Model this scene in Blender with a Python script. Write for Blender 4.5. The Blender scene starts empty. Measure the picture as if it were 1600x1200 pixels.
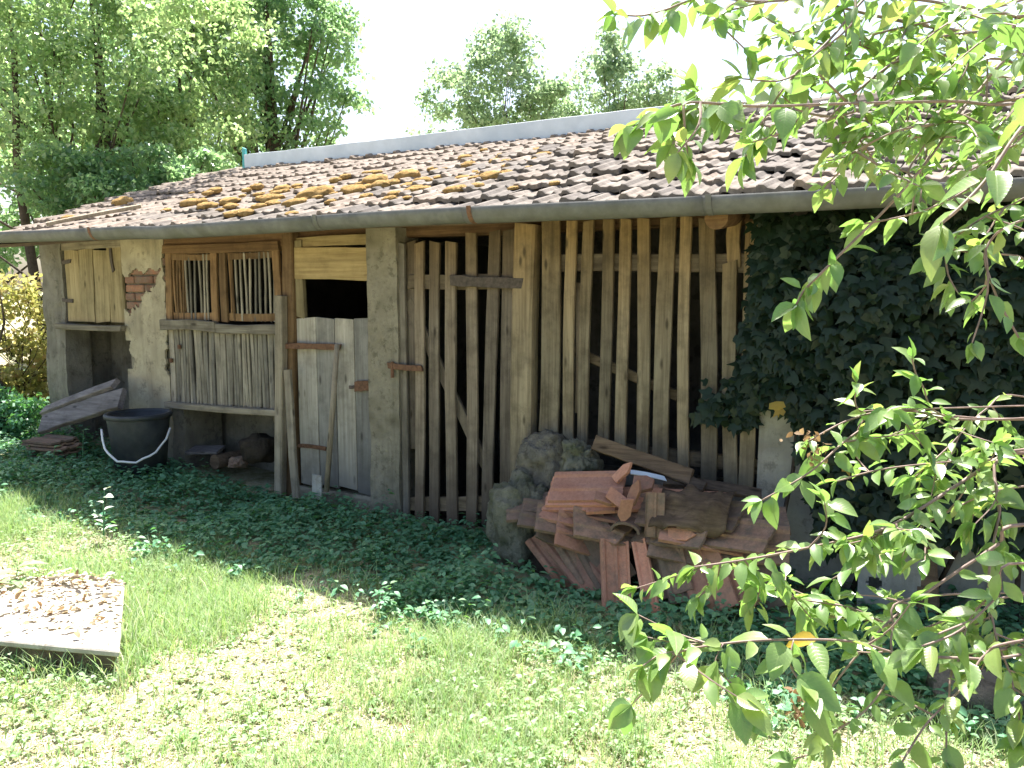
import bpy, math
import numpy as np
from mathutils import Matrix, Vector

# ------------------------------------------------------------------ camera, sky, sun, exposure
scene = bpy.context.scene
col = scene.collection
R = math.radians
CAM = np.array([3.506, -4.538, 1.6]); YAW = R(28.559); PITCH = R(6.421); FPX = 1244.0
cam = bpy.data.cameras.new('camera'); cam_o = bpy.data.objects.new('camera', cam); col.objects.link(cam_o)
cam.sensor_width = 36.0; cam.lens = 36.0*FPX/1600.0; cam.clip_start = 0.02; cam.clip_end = 2000
cam_o.location = CAM; cam_o.rotation_euler = (R(90)-PITCH, 0, YAW)
scene.camera = cam_o

SUN_TO = Vector((-0.20, 0.43, 1.0)).normalized()          # direction towards the sun: high, behind the shed
sun = bpy.data.lights.new('sun', 'SUN'); sun.energy = 5.0; sun.angle = R(0.53); sun.color = (1.0, 0.965, 0.915)
sun_o = bpy.data.objects.new('sun', sun); col.objects.link(sun_o)
sun_o.rotation_euler = SUN_TO.to_track_quat('Z', 'Y').to_euler(); sun_o.location = (0, 0, 20)
world = bpy.data.worlds.new('World'); scene.world = world; world.use_nodes = True
wt = world.node_tree; wt.nodes.clear()
wo = wt.nodes.new('ShaderNodeOutputWorld'); bg = wt.nodes.new('ShaderNodeBackground'); sky = wt.nodes.new('ShaderNodeTexSky')
hs = wt.nodes.new('ShaderNodeHueSaturation'); hs.inputs['Saturation'].default_value = 1.05
sky.sky_type = 'NISHITA'; sky.sun_disc = False
sky.sun_elevation = math.asin(SUN_TO.z); sky.sun_rotation = math.atan2(SUN_TO.x, SUN_TO.y)
sky.air_density = 1.0; sky.dust_density = 3.5; sky.ozone_density = 1.0
wt.links.new(sky.outputs[0], hs.inputs['Color']); wt.links.new(hs.outputs[0], bg.inputs['Color'])
bg.inputs['Strength'].default_value = 0.088
wt.links.new(bg.outputs[0], wo.inputs['Surface'])
scene.view_settings.view_transform = 'Standard'; scene.view_settings.look = 'None'
scene.view_settings.exposure = 1.85; scene.view_settings.gamma = 1.0
scene.render.engine = 'CYCLES'
scene.cycles.max_bounces = 8; scene.cycles.transparent_max_bounces = 8; scene.cycles.use_denoising = True
scene.render.filter_size = 1.9

# ------------------------------------------------------------------ calibration of the place (wall plane is Y = 0)
_fw = np.array([-math.sin(YAW), math.cos(YAW), 0]); RT = np.array([_fw[1], -_fw[0], 0])
F3 = _fw*math.cos(PITCH)+np.array([0, 0, -math.sin(PITCH)]); UP = _fw*math.sin(PITCH)+np.array([0, 0, math.cos(PITCH)])
def ray(x, y): return F3+RT*(x-800)/FPX+UP*(600-y)/FPX
def P(x, y, Y=0.0): r = ray(x, y); return CAM+r*((Y-CAM[1])/r[1])
def G(x, y, Z=0.0): r = ray(x, y); return CAM+r*((Z-CAM[2])/r[2])
def D(x, y, d): return CAM+ray(x, y)*d

rng = np.random.RandomState(7)
def U(a, b): return rng.uniform(a, b)
def unit(v): v = np.asarray(v, float); n = np.linalg.norm(v); return v/n if n > 1e-9 else v

# ------------------------------------------------------------------ materials
def new_mat(name):
    m = bpy.data.materials.new(name); m.use_nodes = True; nt = m.node_tree; nt.nodes.clear()
    return m, nt, nt.nodes.new('ShaderNodeOutputMaterial')
def nd(nt, t, **k):
    n = nt.nodes.new(t)
    for a, v in k.items():
        if a in n.inputs: n.inputs[a].default_value = v
        else: setattr(n, a, v)
    return n
def c4(c): return (c[0], c[1], c[2], 1.0)
def ramp(nt, fac, stops):
    r = nt.nodes.new('ShaderNodeValToRGB'); e = r.color_ramp.elements
    while len(e) < len(stops): e.new(0.5)
    for i, (p, c) in enumerate(stops): e[i].position = p; e[i].color = c4(c)
    nt.links.new(fac, r.inputs[0]); return r.outputs[0]
def mixc(nt, fac, a, b, mode='MIX'):
    m = nt.nodes.new('ShaderNodeMix'); m.data_type = 'RGBA'; m.blend_type = mode
    for s, v in ((m.inputs[0], fac), (m.inputs[6], a), (m.inputs[7], b)):
        if isinstance(v, bpy.types.NodeSocket): nt.links.new(v, s)
        elif isinstance(v, (int, float)): s.default_value = v
        else: s.default_value = c4(v)
    return m.outputs[2]
def coords(nt, scale=(1, 1, 1), world_space=False):
    """object coordinates shifted by a per-object random amount, so alike pieces differ"""
    if world_space:
        g = nt.nodes.new('ShaderNodeNewGeometry'); v = g.outputs['Position']
    else:
        tc = nt.nodes.new('ShaderNodeTexCoord'); oi = nt.nodes.new('ShaderNodeObjectInfo')
        ml = nd(nt, 'ShaderNodeMath', operation='MULTIPLY'); ml.inputs[1].default_value = 37.0
        nt.links.new(oi.outputs['Random'], ml.inputs[0])
        ad = nd(nt, 'ShaderNodeVectorMath', operation='ADD')
        nt.links.new(tc.outputs['Object'], ad.inputs[0]); nt.links.new(ml.outputs[0], ad.inputs[1]); v = ad.outputs[0]
    mp = nt.nodes.new('ShaderNodeMapping'); mp.inputs['Scale'].default_value = scale
    nt.links.new(v, mp.inputs[0]); return mp.outputs[0]
def noise(nt, vec, scale, detail=5, rough=0.6):
    n = nd(nt, 'ShaderNodeTexNoise', Scale=scale, Detail=detail, Roughness=rough); nt.links.new(vec, n.inputs['Vector']); return n.outputs['Fac']
def finish(nt, out, colr, rough=0.9, bump=None, bs=0.4, bd=0.01, spec=0.3, metallic=0.0):
    b = nt.nodes.new('ShaderNodeBsdfPrincipled')
    if isinstance(colr, bpy.types.NodeSocket): nt.links.new(colr, b.inputs['Base Color'])
    else: b.inputs['Base Color'].default_value = c4(colr)
    b.inputs['Roughness'].default_value = rough; b.inputs['Specular IOR Level'].default_value = spec; b.inputs['Metallic'].default_value = metallic
    if bump is not None:
        bn = nd(nt, 'ShaderNodeBump', Strength=bs, Distance=bd); nt.links.new(bump, bn.inputs['Height']); nt.links.new(bn.outputs[0], b.inputs['Normal'])
    nt.links.new(b.outputs[0], out.inputs[0]); return b
def zfac(nt, z0, z1):
    g = nt.nodes.new('ShaderNodeNewGeometry'); s = nt.nodes.new('ShaderNodeSeparateXYZ'); nt.links.new(g.outputs['Position'], s.inputs[0])
    n = noise(nt, g.outputs['Position'], 3.0, 3)
    ad = nd(nt, 'ShaderNodeMath', operation='MULTIPLY_ADD'); ad.inputs[1].default_value = 0.7*(z1-z0); nt.links.new(n, ad.inputs[0]); nt.links.new(s.outputs[2], ad.inputs[2])
    mr = nd(nt, 'ShaderNodeMapRange'); mr.inputs[1].default_value = z0+0.35*(z1-z0); mr.inputs[2].default_value = z1+0.35*(z1-z0)
    nt.links.new(ad.outputs[0], mr.inputs[0]); return mr.outputs[0]
def wood(name, light, dark, warm=None, axis='z', zr=(1.3, 2.0), stain=0.55, foot=None):
    m, nt, out = new_mat(name)
    sc = {'z': (55, 55, 2.2), 'x': (2.2, 55, 55), 'y': (55, 2.2, 55)}[axis]
    sw = {'z': (14, 14, 1.1), 'x': (1.1, 14, 14), 'y': (14, 1.1, 14)}[axis]
    g = noise(nt, coords(nt, sc), 1.0, 6, 0.65); w = noise(nt, coords(nt, sw), 1.0, 4); s = noise(nt, coords(nt), 5.0, 5, 0.7)
    c = ramp(nt, g, [(0.28, dark), (0.5, [0.45*a+0.55*b for a, b in zip(dark, light)]), (0.72, light)])
    c = mixc(nt, ramp(nt, w, [(0.42, (0, 0, 0)), (0.7, (0.55, 0.55, 0.55))]), c, [v*0.5 for v in dark])
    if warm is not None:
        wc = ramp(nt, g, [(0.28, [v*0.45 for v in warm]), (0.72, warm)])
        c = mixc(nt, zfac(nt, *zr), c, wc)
    c = mixc(nt, ramp(nt, s, [(0.46, (0, 0, 0)), (0.70, (stain,)*3)]), c, [v*0.35 for v in dark])
    kn = nd(nt, 'ShaderNodeTexVoronoi', Scale=1.0); nt.links.new(coords(nt, tuple(q*0.2 if q > 10 else q*1.6 for q in sc)), kn.inputs['Vector'])
    c = mixc(nt, ramp(nt, kn.outputs['Distance'], [(0.06, (0.8,)*3), (0.16, (0, 0, 0))]), c, [v*0.3 for v in dark])
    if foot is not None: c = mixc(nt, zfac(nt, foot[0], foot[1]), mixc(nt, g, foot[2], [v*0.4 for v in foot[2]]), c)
    oi = nt.nodes.new('ShaderNodeObjectInfo')
    c = mixc(nt, 1.0, c, ramp(nt, oi.outputs['Random'], [(0.0, (0.55, 0.55, 0.56)), (0.5, (0.86, 0.84, 0.8)), (1.0, (1.12, 1.07, 1.0))]), 'MULTIPLY')
    finish(nt, out, c, 0.88, g, 0.55, 0.006, 0.2); return m
def stone(name, a, b, c3, scale=6.0, bs=0.6, bd=0.012, world_space=True, stain=None):
    m, nt, out = new_mat(name); v = coords(nt, world_space=world_space)
    n1 = noise(nt, v, scale*0.35, 5, 0.6); n2 = noise(nt, v, scale*4, 8, 0.7); n3 = noise(nt, v, scale, 5)
    c = ramp(nt, n1, [(0.3, a), (0.62, b)])
    c = mixc(nt, ramp(nt, n3, [(0.5, (0, 0, 0)), (0.72, (0.8, 0.8, 0.8))]), c, c3)
    c = mixc(nt, 0.45, c, ramp(nt, n2, [(0.25, (0.45, 0.45, 0.45)), (0.75, (1.35, 1.35, 1.35))]), 'MULTIPLY')
    st = noise(nt, coords(nt, (7, 7, 0.8), world_space), 1.0, 6, 0.7); bl = noise(nt, v, scale*1.7, 8, 0.75)
    c = mixc(nt, ramp(nt, st, [(0.5, (0, 0, 0)), (0.72, (0.5,)*3)]), c, [q*0.45 for q in c3])
    c = mixc(nt, ramp(nt, bl, [(0.54, (0, 0, 0)), (0.62, (0.55,)*3)]), c, [q*0.6 for q in c3])
    if stain is not None: c = mixc(nt, zfac(nt, stain[0], stain[1]), stain[2], c)
    finish(nt, out, c, 0.93, n2, bs, bd, 0.15); return m
def clay(name, a, b, grime, amount=0.5):
    m, nt, out = new_mat(name); v = coords(nt)
    n1 = noise(nt, v, 7, 5); n2 = noise(nt, v, 60, 6, 0.7); n3 = noise(nt, v, 16, 6, 0.7)
    c = ramp(nt, n1, [(0.3, a), (0.68, b)])
    oi = nt.nodes.new('ShaderNodeObjectInfo')
    c = mixc(nt, 1.0, c, ramp(nt, oi.outputs['Random'], [(0.0, (0.6, 0.62, 0.66)), (0.5, (1, 1, 1)), (1.0, (1.25, 1.15, 1.08))]), 'MULTIPLY')
    c = mixc(nt, ramp(nt, n3, [(0.62-0.35*amount, (0, 0, 0)), (0.9-0.3*amount, (0.92,)*3)]), c, grime)
    c = mixc(nt, 0.5, c, ramp(nt, n2, [(0.25, (0.5,)*3), (0.75, (1.3,)*3)]), 'MULTIPLY')
    finish(nt, out, c, 0.95, n2, 0.5, 0.004, 0.12); return m
def leafmat(name, cols, trans, tfac=0.42, rough=0.42, spec=0.5, vein=False):
    m, nt, out = new_mat(name)
    at = nt.nodes.new('ShaderNodeAttribute'); at.attribute_name = 'var'; oi = nt.nodes.new('ShaderNodeObjectInfo')
    ad = nd(nt, 'ShaderNodeMath', operation='ADD'); nt.links.new(at.outputs['Fac'], ad.inputs[0]); nt.links.new(oi.outputs['Random'], ad.inputs[1])
    fr = nd(nt, 'ShaderNodeMath', operation='FRACT'); nt.links.new(ad.outputs[0], fr.inputs[0])
    k = len(cols)
    c = ramp(nt, fr.outputs[0], [(i/max(1, k-1), q) for i, q in enumerate(cols)])
    t = ramp(nt, fr.outputs[0], [(i/max(1, len(trans)-1), q) for i, q in enumerate(trans)])
    n = noise(nt, coords(nt, world_space=True), 45, 3)
    c = mixc(nt, 0.5, c, ramp(nt, n, [(0.3, (0.6,)*3), (0.7, (1.3,)*3)]), 'MULTIPLY')
    hgt = None
    if vein:                                            # midrib and side veins in the leaf's own coordinates, with blemishes
        tc = nt.nodes.new('ShaderNodeTexCoord'); sp = nt.nodes.new('ShaderNodeSeparateXYZ'); nt.links.new(tc.outputs['Object'], sp.inputs[0])
        ab = nd(nt, 'ShaderNodeMath', operation='ABSOLUTE'); nt.links.new(sp.outputs[0], ab.inputs[0])
        m1 = nd(nt, 'ShaderNodeMath', operation='MULTIPLY_ADD'); m1.inputs[1].default_value = -0.9; nt.links.new(ab.outputs[0], m1.inputs[0]); nt.links.new(sp.outputs[1], m1.inputs[2])
        m2 = nd(nt, 'ShaderNodeMath', operation='MULTIPLY'); m2.inputs[1].default_value = 62.0; nt.links.new(m1.outputs[0], m2.inputs[0])
        sn = nd(nt, 'ShaderNodeMath', operation='SINE'); nt.links.new(m2.outputs[0], sn.inputs[0])
        side = ramp(nt, sn.outputs[0], [(0.72, (0, 0, 0)), (1.0, (1, 1, 1))]); mid = ramp(nt, ab.outputs[0], [(0.008, (1, 1, 1)), (0.022, (0, 0, 0))])
        vn = mixc(nt, 1.0, side, mid, 'LIGHTEN'); hgt = vn
        c = mixc(nt, mixc(nt, 1.0, vn, (0.22,)*3, 'MULTIPLY'), c, [min(1, 1.9*q) for q in cols[-1]])
        t = mixc(nt, mixc(nt, 1.0, vn, (0.3,)*3, 'MULTIPLY'), t, [0.45*q for q in trans[0]])
        sn2 = noise(nt, coords(nt), 9.0, 4, 0.7); sp2 = ramp(nt, sn2, [(0.66, (0, 0, 0)), (0.71, (0.85,)*3)])
        c = mixc(nt, sp2, c, (0.20, 0.13, 0.05)); t = mixc(nt, sp2, t, (0.25, 0.14, 0.04))
    b = nt.nodes.new('ShaderNodeBsdfPrincipled'); nt.links.new(c, b.inputs['Base Color']); b.inputs['Roughness'].default_value = rough; b.inputs['Specular IOR Level'].default_value = spec
    if hgt is not None:
        bn = nd(nt, 'ShaderNodeBump', Strength=0.15, Distance=0.006); bn.invert = True; nt.links.new(hgt, bn.inputs['Height']); nt.links.new(bn.outputs[0], b.inputs['Normal'])
    tr = nt.nodes.new('ShaderNodeBsdfTranslucent'); nt.links.new(t, tr.inputs['Color'])
    mx = nt.nodes.new('ShaderNodeMixShader'); mx.inputs[0].default_value = tfac
    nt.links.new(b.outputs[0], mx.inputs[1]); nt.links.new(tr.outputs[0], mx.inputs[2]); nt.links.new(mx.outputs[0], out.inputs[0]); return m
def plain(name, c, rough=0.6, n_scale=20, var=0.35, metallic=0.0, spec=0.4, dirt=None):
    m, nt, out = new_mat(name); v = coords(nt); n = noise(nt, v, n_scale, 6, 0.65)
    k = ramp(nt, n, [(0.3, [q*(1-var) for q in c]), (0.7, [q*(1+var) for q in c])])
    if dirt is not None: k = mixc(nt, ramp(nt, noise(nt, v, n_scale*0.4, 5), [(0.48, (0, 0, 0)), (0.7, (0.85,)*3)]), k, dirt)
    finish(nt, out, k, rough, n, 0.25, 0.004, spec, metallic); return m

M = {}
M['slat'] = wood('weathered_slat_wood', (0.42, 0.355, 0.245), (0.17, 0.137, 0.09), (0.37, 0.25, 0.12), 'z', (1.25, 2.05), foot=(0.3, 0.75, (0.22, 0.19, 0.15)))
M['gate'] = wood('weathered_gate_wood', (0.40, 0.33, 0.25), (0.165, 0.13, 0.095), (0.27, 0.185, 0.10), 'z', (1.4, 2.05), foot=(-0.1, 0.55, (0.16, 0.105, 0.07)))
M['rail'] = wood('weathered_rail_wood', (0.33, 0.26, 0.17), (0.15, 0.11, 0.075), None, 'x')
M['hutch_warm'] = wood('brown_hutch_wood', (0.34, 0.22, 0.115), (0.15, 0.085, 0.042), None, 'z')
M['hutch_grey'] = wood('pale_grey_hutch_wood', (0.45, 0.415, 0.345), (0.19, 0.165, 0.13), None, 'z')
M['beam'] = wood('brown_beam_wood', (0.33, 0.20, 0.10), (0.15, 0.085, 0.045), None, 'x')
M['greybeam'] = wood('grey_beam_wood', (0.47, 0.42, 0.33), (0.20, 0.165, 0.12), None, 'x')
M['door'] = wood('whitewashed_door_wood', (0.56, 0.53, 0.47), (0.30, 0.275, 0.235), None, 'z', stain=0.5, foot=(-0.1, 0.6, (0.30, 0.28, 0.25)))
M['ochre'] = wood('ochre_board_wood', (0.52, 0.40, 0.205), (0.30, 0.215, 0.10), None, 'x', stain=0.35)
M['ochre_v'] = wood('ochre_hatch_wood', (0.46, 0.38, 0.225), (0.25, 0.195, 0.105), None, 'z', stain=0.35)
M['palewood'] = wood('pale_stake_wood', (0.52, 0.45, 0.35), (0.27, 0.225, 0.165), None, 'z')
M['oldboard'] = wood('old_grey_board', (0.36, 0.33, 0.33), (0.16, 0.14, 0.135), None, 'x')
M['darkboard'] = wood('dark_wet_board', (0.16, 0.12, 0.09), (0.06, 0.045, 0.035), None, 'x')
M['brownboard'] = wood('brown_pile_board', (0.27, 0.19, 0.125), (0.11, 0.075, 0.05), None, 'x')
M['plaster'] = stone('old_lime_plaster', (0.50, 0.435, 0.31), (0.38, 0.325, 0.225), (0.25, 0.205, 0.14), 5, 0.5, 0.01, stain=(-0.1, 0.75, (0.30, 0.275, 0.235)))
M['concrete'] = stone('mossy_cast_concrete', (0.34, 0.30, 0.225), (0.245, 0.215, 0.155), (0.145, 0.125, 0.085), 8, 0.9, 0.012)
M['greywall'] = stone('grey_rough_wall', (0.30, 0.275, 0.225), (0.205, 0.185, 0.15), (0.115, 0.10, 0.08), 5, 0.9, 0.015)
M['palewall'] = stone('pale_wall_plaster', (0.45, 0.43, 0.375), (0.36, 0.34, 0.29), (0.24, 0.22, 0.18), 5, 0.5, 0.01)
M['dark'] = stone('shade_dark_inner_wall', (0.14, 0.13, 0.115), (0.075, 0.067, 0.055), (0.05, 0.045, 0.036), 4)  # dark tone puts the shade of the interior into the colour
M['brick'] = clay('red_brick', (0.25, 0.12, 0.08), (0.33, 0.18, 0.12), (0.20, 0.165, 0.135), 0.7)
M['rock'] = stone('lichen_grey_stone', (0.33, 0.295, 0.235), (0.235, 0.21, 0.16), (0.115, 0.10, 0.07), 9, 1.0, 0.04)
M['mossrock'] = stone('mossy_grey_stone', (0.36, 0.34, 0.26), (0.25, 0.24, 0.17), (0.10, 0.115, 0.05), 9, 1.0, 0.045)
M['roof_tile'] = clay('weathered_roof_tile', (0.17, 0.145, 0.122), (0.28, 0.245, 0.21), (0.10, 0.088, 0.072), 0.52)
M['clay_new'] = clay('orange_clay_tile', (0.54, 0.25, 0.16), (0.61, 0.32, 0.215), (0.30, 0.16, 0.11), 0.12)
M['clay_old'] = clay('dirty_clay_tile', (0.44, 0.21, 0.13), (0.52, 0.28, 0.185), (0.21, 0.155, 0.11), 0.36)
M['clay_dark'] = clay('lichened_clay_tile', (0.26, 0.16, 0.11), (0.34, 0.225, 0.155), (0.15, 0.125, 0.09), 0.65)
M['gutter'] = plain('old_zinc_gutter', (0.14, 0.14, 0.132), 0.7, 9, 0.28, 0.0, 0.35, dirt=(0.105, 0.105, 0.08))
M['metal'] = plain('pale_ridge_sheet', (0.62, 0.68, 0.74), 0.45, 5, 0.10, 0.0, 0.5, dirt=(0.47, 0.54, 0.61))
M['teal'] = plain('teal_paint', (0.10, 0.42, 0.42), 0.5, 12, 0.2)
M['rust'] = plain('rusty_iron', (0.15, 0.075, 0.042), 0.85, 40, 0.5)
M['darkiron'] = plain('dark_iron', (0.085, 0.065, 0.052), 0.8, 40, 0.4)
M['tub'] = plain('black_rubber', (0.030, 0.034, 0.040), 0.55, 12, 0.3, 0.0, 0.4, dirt=(0.075, 0.075, 0.072))
M['white_wire'] = plain('white_wire', (0.75, 0.74, 0.72), 0.5, 20, 0.08)
M['bark'] = stone('grey_brown_bark', (0.15, 0.115, 0.085), (0.10, 0.078, 0.06), (0.055, 0.042, 0.033), 14, 1.0, 0.02)
M['twig'] = plain('reddish_twig_bark', (0.25, 0.175, 0.145), 0.7, 30, 0.35)
M['moss'] = None
M['slab'] = stone('pale_slab_board', (0.52, 0.49, 0.43), (0.40, 0.37, 0.31), (0.27, 0.22, 0.16), 6, 0.5, 0.01)
M['slabside'] = stone('brown_box_side', (0.24, 0.18, 0.115), (0.16, 0.12, 0.08), (0.09, 0.07, 0.05), 8)
M['earth'] = stone('dark_rubble_earth', (0.10, 0.078, 0.055), (0.065, 0.05, 0.036), (0.04, 0.032, 0.024), 10, 1.0, 0.03)
m, nt, out = new_mat('dry_orange_moss'); v = coords(nt, world_space=True)
finish(nt, out, ramp(nt, noise(nt, v, 40, 6, 0.7), [(0.3, (0.27, 0.165, 0.06)), (0.55, (0.43, 0.28, 0.11)), (0.75, (0.54, 0.39, 0.19))]), 1.0, noise(nt, v, 90, 6, 0.8), 1.0, 0.02, 0.05); M['moss'] = m

PLUM = ([(0.11, 0.20, 0.055), (0.19, 0.28, 0.085), (0.14, 0.235, 0.07), (0.24, 0.305, 0.10)], [(0.25, 0.53, 0.09), (0.38, 0.63, 0.12), (0.30, 0.57, 0.10), (0.52, 0.65, 0.13)], 0.36, 0.34, 1.0)
M['plum_leaf'] = leafmat('plum_leaf', *PLUM); M['plum_leaf_veined'] = leafmat('veined_plum_leaf', *PLUM, vein=True)
M['yellow_leaf'] = leafmat('yellow_leaf', [(0.42, 0.30, 0.04), (0.40, 0.22, 0.04)], [(0.75, 0.52, 0.06), (0.7, 0.42, 0.05)], 0.45, 0.4)
M['brown_leaf'] = leafmat('withered_brown_leaf', [(0.20, 0.125, 0.07), (0.29, 0.20, 0.12)], [(0.32, 0.19, 0.08), (0.40, 0.27, 0.13)], 0.3, 0.7, 0.2)
M['ivy'] = leafmat('shade_dark_ivy_leaf', [(0.009, 0.024, 0.012), (0.017, 0.036, 0.017), (0.012, 0.028, 0.014), (0.027, 0.042, 0.021)], [(0.03, 0.07, 0.01), (0.05, 0.09, 0.012)], 0.2, 0.5, 0.35)  # near-black greens carry the deep shade under the eave
M['tree_leaf'] = leafmat('broad_tree_leaf', [(0.085, 0.165, 0.07), (0.145, 0.235, 0.10), (0.10, 0.195, 0.08), (0.21, 0.28, 0.135)], [(0.38, 0.62, 0.20), (0.54, 0.70, 0.28)], 0.48, 0.36, 1.0)
M['tree_leaf_deep'] = leafmat('deep_green_tree_leaf', [(0.07, 0.15, 0.075), (0.12, 0.21, 0.10), (0.09, 0.175, 0.085)], [(0.32, 0.58, 0.22), (0.44, 0.65, 0.28)], 0.48, 0.36, 1.0)
M['tree_leaf_glare'] = leafmat('glare_paled_tree_leaf', [(0.11, 0.19, 0.12), (0.18, 0.255, 0.16), (0.14, 0.22, 0.135)], [(0.38, 0.58, 0.28), (0.50, 0.64, 0.34)], 0.46, 0.34, 0.8)  # overexposure glare is painted in as a paler, bluer leaf colour
M['bush_leaf'] = leafmat('sunlit_tone_hedge_leaf', [(0.20, 0.24, 0.08), (0.34, 0.31, 0.12), (0.15, 0.21, 0.06), (0.34, 0.20, 0.10)], [(0.55, 0.58, 0.14), (0.65, 0.55, 0.2)], 0.45, 0.5, 0.4)  # yellow greens lightened to stand for sun on the shrub; brown is its own
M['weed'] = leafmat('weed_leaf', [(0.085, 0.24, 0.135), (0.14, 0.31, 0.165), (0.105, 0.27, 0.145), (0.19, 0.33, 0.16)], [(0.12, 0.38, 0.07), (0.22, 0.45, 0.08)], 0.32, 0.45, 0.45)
M['weed_lit_tone'] = leafmat('sunlit_tone_weed_leaf', [(0.15, 0.30, 0.12), (0.29, 0.43, 0.21), (0.21, 0.36, 0.15), (0.47, 0.55, 0.38)], [(0.40, 0.55, 0.14), (0.52, 0.60, 0.20)], 0.35, 0.55, 0.4)  # paled so that bright sunlight sits in the leaf colour
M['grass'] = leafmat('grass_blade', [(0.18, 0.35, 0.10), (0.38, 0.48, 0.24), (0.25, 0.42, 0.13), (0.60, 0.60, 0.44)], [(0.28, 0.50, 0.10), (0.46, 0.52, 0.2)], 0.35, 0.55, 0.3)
M['straw'] = leafmat('dry_straw', [(0.60, 0.53, 0.40), (0.72, 0.66, 0.53), (0.50, 0.40, 0.28)], [(0.6, 0.45, 0.2), (0.6, 0.5, 0.25)], 0.2, 0.7, 0.2)
M['sunlit_white_leaf'] = leafmat('sunlight_toned_leaf', [(0.55, 0.60, 0.50), (0.62, 0.66, 0.56)], [(0.6, 0.7, 0.4), (0.6, 0.7, 0.4)], 0.25, 0.35, 0.6)  # whitened: the sun on this one weed is put into its colour

m, nt, out = new_mat('meadow_soil'); v = coords(nt, world_space=True)
n1 = noise(nt, v, 1.3, 5); n2 = noise(nt, v, 11, 7, 0.7); n3 = noise(nt, v, 90, 5, 0.7)
c = ramp(nt, n2, [(0.3, (0.20, 0.17, 0.09)), (0.46, (0.38, 0.33, 0.20)), (0.6, (0.54, 0.49, 0.35)), (0.78, (0.26, 0.30, 0.12))])
c = mixc(nt, ramp(nt, n1, [(0.4, (0, 0, 0)), (0.65, (0.45,)*3)]), c, (0.19, 0.23, 0.08))
c = mixc(nt, 0.6, c, ramp(nt, n3, [(0.3, (0.5,)*3), (0.7, (1.3,)*3)]), 'MULTIPLY')
finish(nt, out, c, 1.0, n3, 0.9, 0.02, 0.05); M['ground'] = m

# ------------------------------------------------------------------ object helpers
WL = {}                                                     # world location of every object that parents others
def tag(o, label=None, cat=None, group=None, kind=None):
    for k, v in (('label', label), ('category', cat), ('group', group), ('kind', kind)):
        if v: o[k] = v
    return o
def empty(name, loc, label=None, cat=None, group=None):
    o = bpy.data.objects.new(name, None); col.objects.link(o); o.empty_display_size = 0.1
    o.location = [float(q) for q in loc]; WL[o.name] = np.array(loc, float); return tag(o, label, cat, group)
def attach(o, parent):
    if parent is not None:
        o.parent = parent; o.matrix_parent_inverse = Matrix.Translation(Vector([float(-q) for q in WL[parent.name]]))
def mesh_from(name, V, Fs, mats, smooth=False, var=None, origin=None):
    me = bpy.data.meshes.new(name); V = np.asarray(V, float)
    if isinstance(Fs, np.ndarray):
        k = Fs.shape[1]; me.vertices.add(len(V)); me.vertices.foreach_set('co', V.astype(np.float32).ravel())
        me.loops.add(Fs.size); me.loops.foreach_set('vertex_index', Fs.astype(np.int32).ravel())
        me.polygons.add(len(Fs)); me.polygons.foreach_set('loop_start', np.arange(0, Fs.size, k, dtype=np.int32)); me.update(calc_edges=True)
    else:
        me.from_pydata([tuple(q) for q in V], [], Fs); me.update()
    if var is not None:
        a = me.attributes.new('var', 'FLOAT', 'POINT'); a.data.foreach_set('value', np.asarray(var, np.float32))
    for q in (mats if isinstance(mats, (list, tuple)) else [mats]): me.materials.append(q)
    if smooth: me.polygons.foreach_set('use_smooth', np.ones(len(me.polygons), bool))
    return me
def obj(name, parts, mat, parent=None, smooth=False, bevel=0.0, label=None, cat=None, group=None, kind=None, var=None, base=False):
    """parts: list of (V, F) in world space, joined into ONE mesh object with its origin inside it"""
    Vs, Fs, k = [], [], 0
    if len(parts) == 1 and isinstance(parts[0][1], np.ndarray): V, Fc = np.asarray(parts[0][0], float), parts[0][1]
    else:
        for v, f in parts:
            v = np.asarray(v, float); Vs.append(v); Fs += [tuple(int(i)+k for i in q) for q in f]; k += len(v)
        V, Fc = np.concatenate(Vs), Fs
    c = (V.min(0)+V.max(0))/2
    if base: c[2] = V[:, 2].min()
    me = mesh_from(name, V-c, Fc, mat, smooth, var)
    o = bpy.data.objects.new(name, me); col.objects.link(o); o.location = [float(q) for q in c]; WL[o.name] = c
    attach(o, parent)
    if bevel > 0:
        b = o.modifiers.new('bevel', 'BEVEL'); b.width = bevel; b.segments = 1; b.limit_method = 'ANGLE'
    return tag(o, label, cat, group, kind)
BOXF = [(0, 3, 2, 1), (4, 5, 6, 7), (0, 1, 5, 4), (1, 2, 6, 5), (2, 3, 7, 6), (3, 0, 4, 7)]
def box(x0, x1, y0, y1, z0, z1):
    return np.array([(x0, y0, z0), (x1, y0, z0), (x1, y1, z0), (x0, y1, z0), (x0, y0, z1), (x1, y0, z1), (x1, y1, z1), (x0, y1, z1)], float), BOXF
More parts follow.
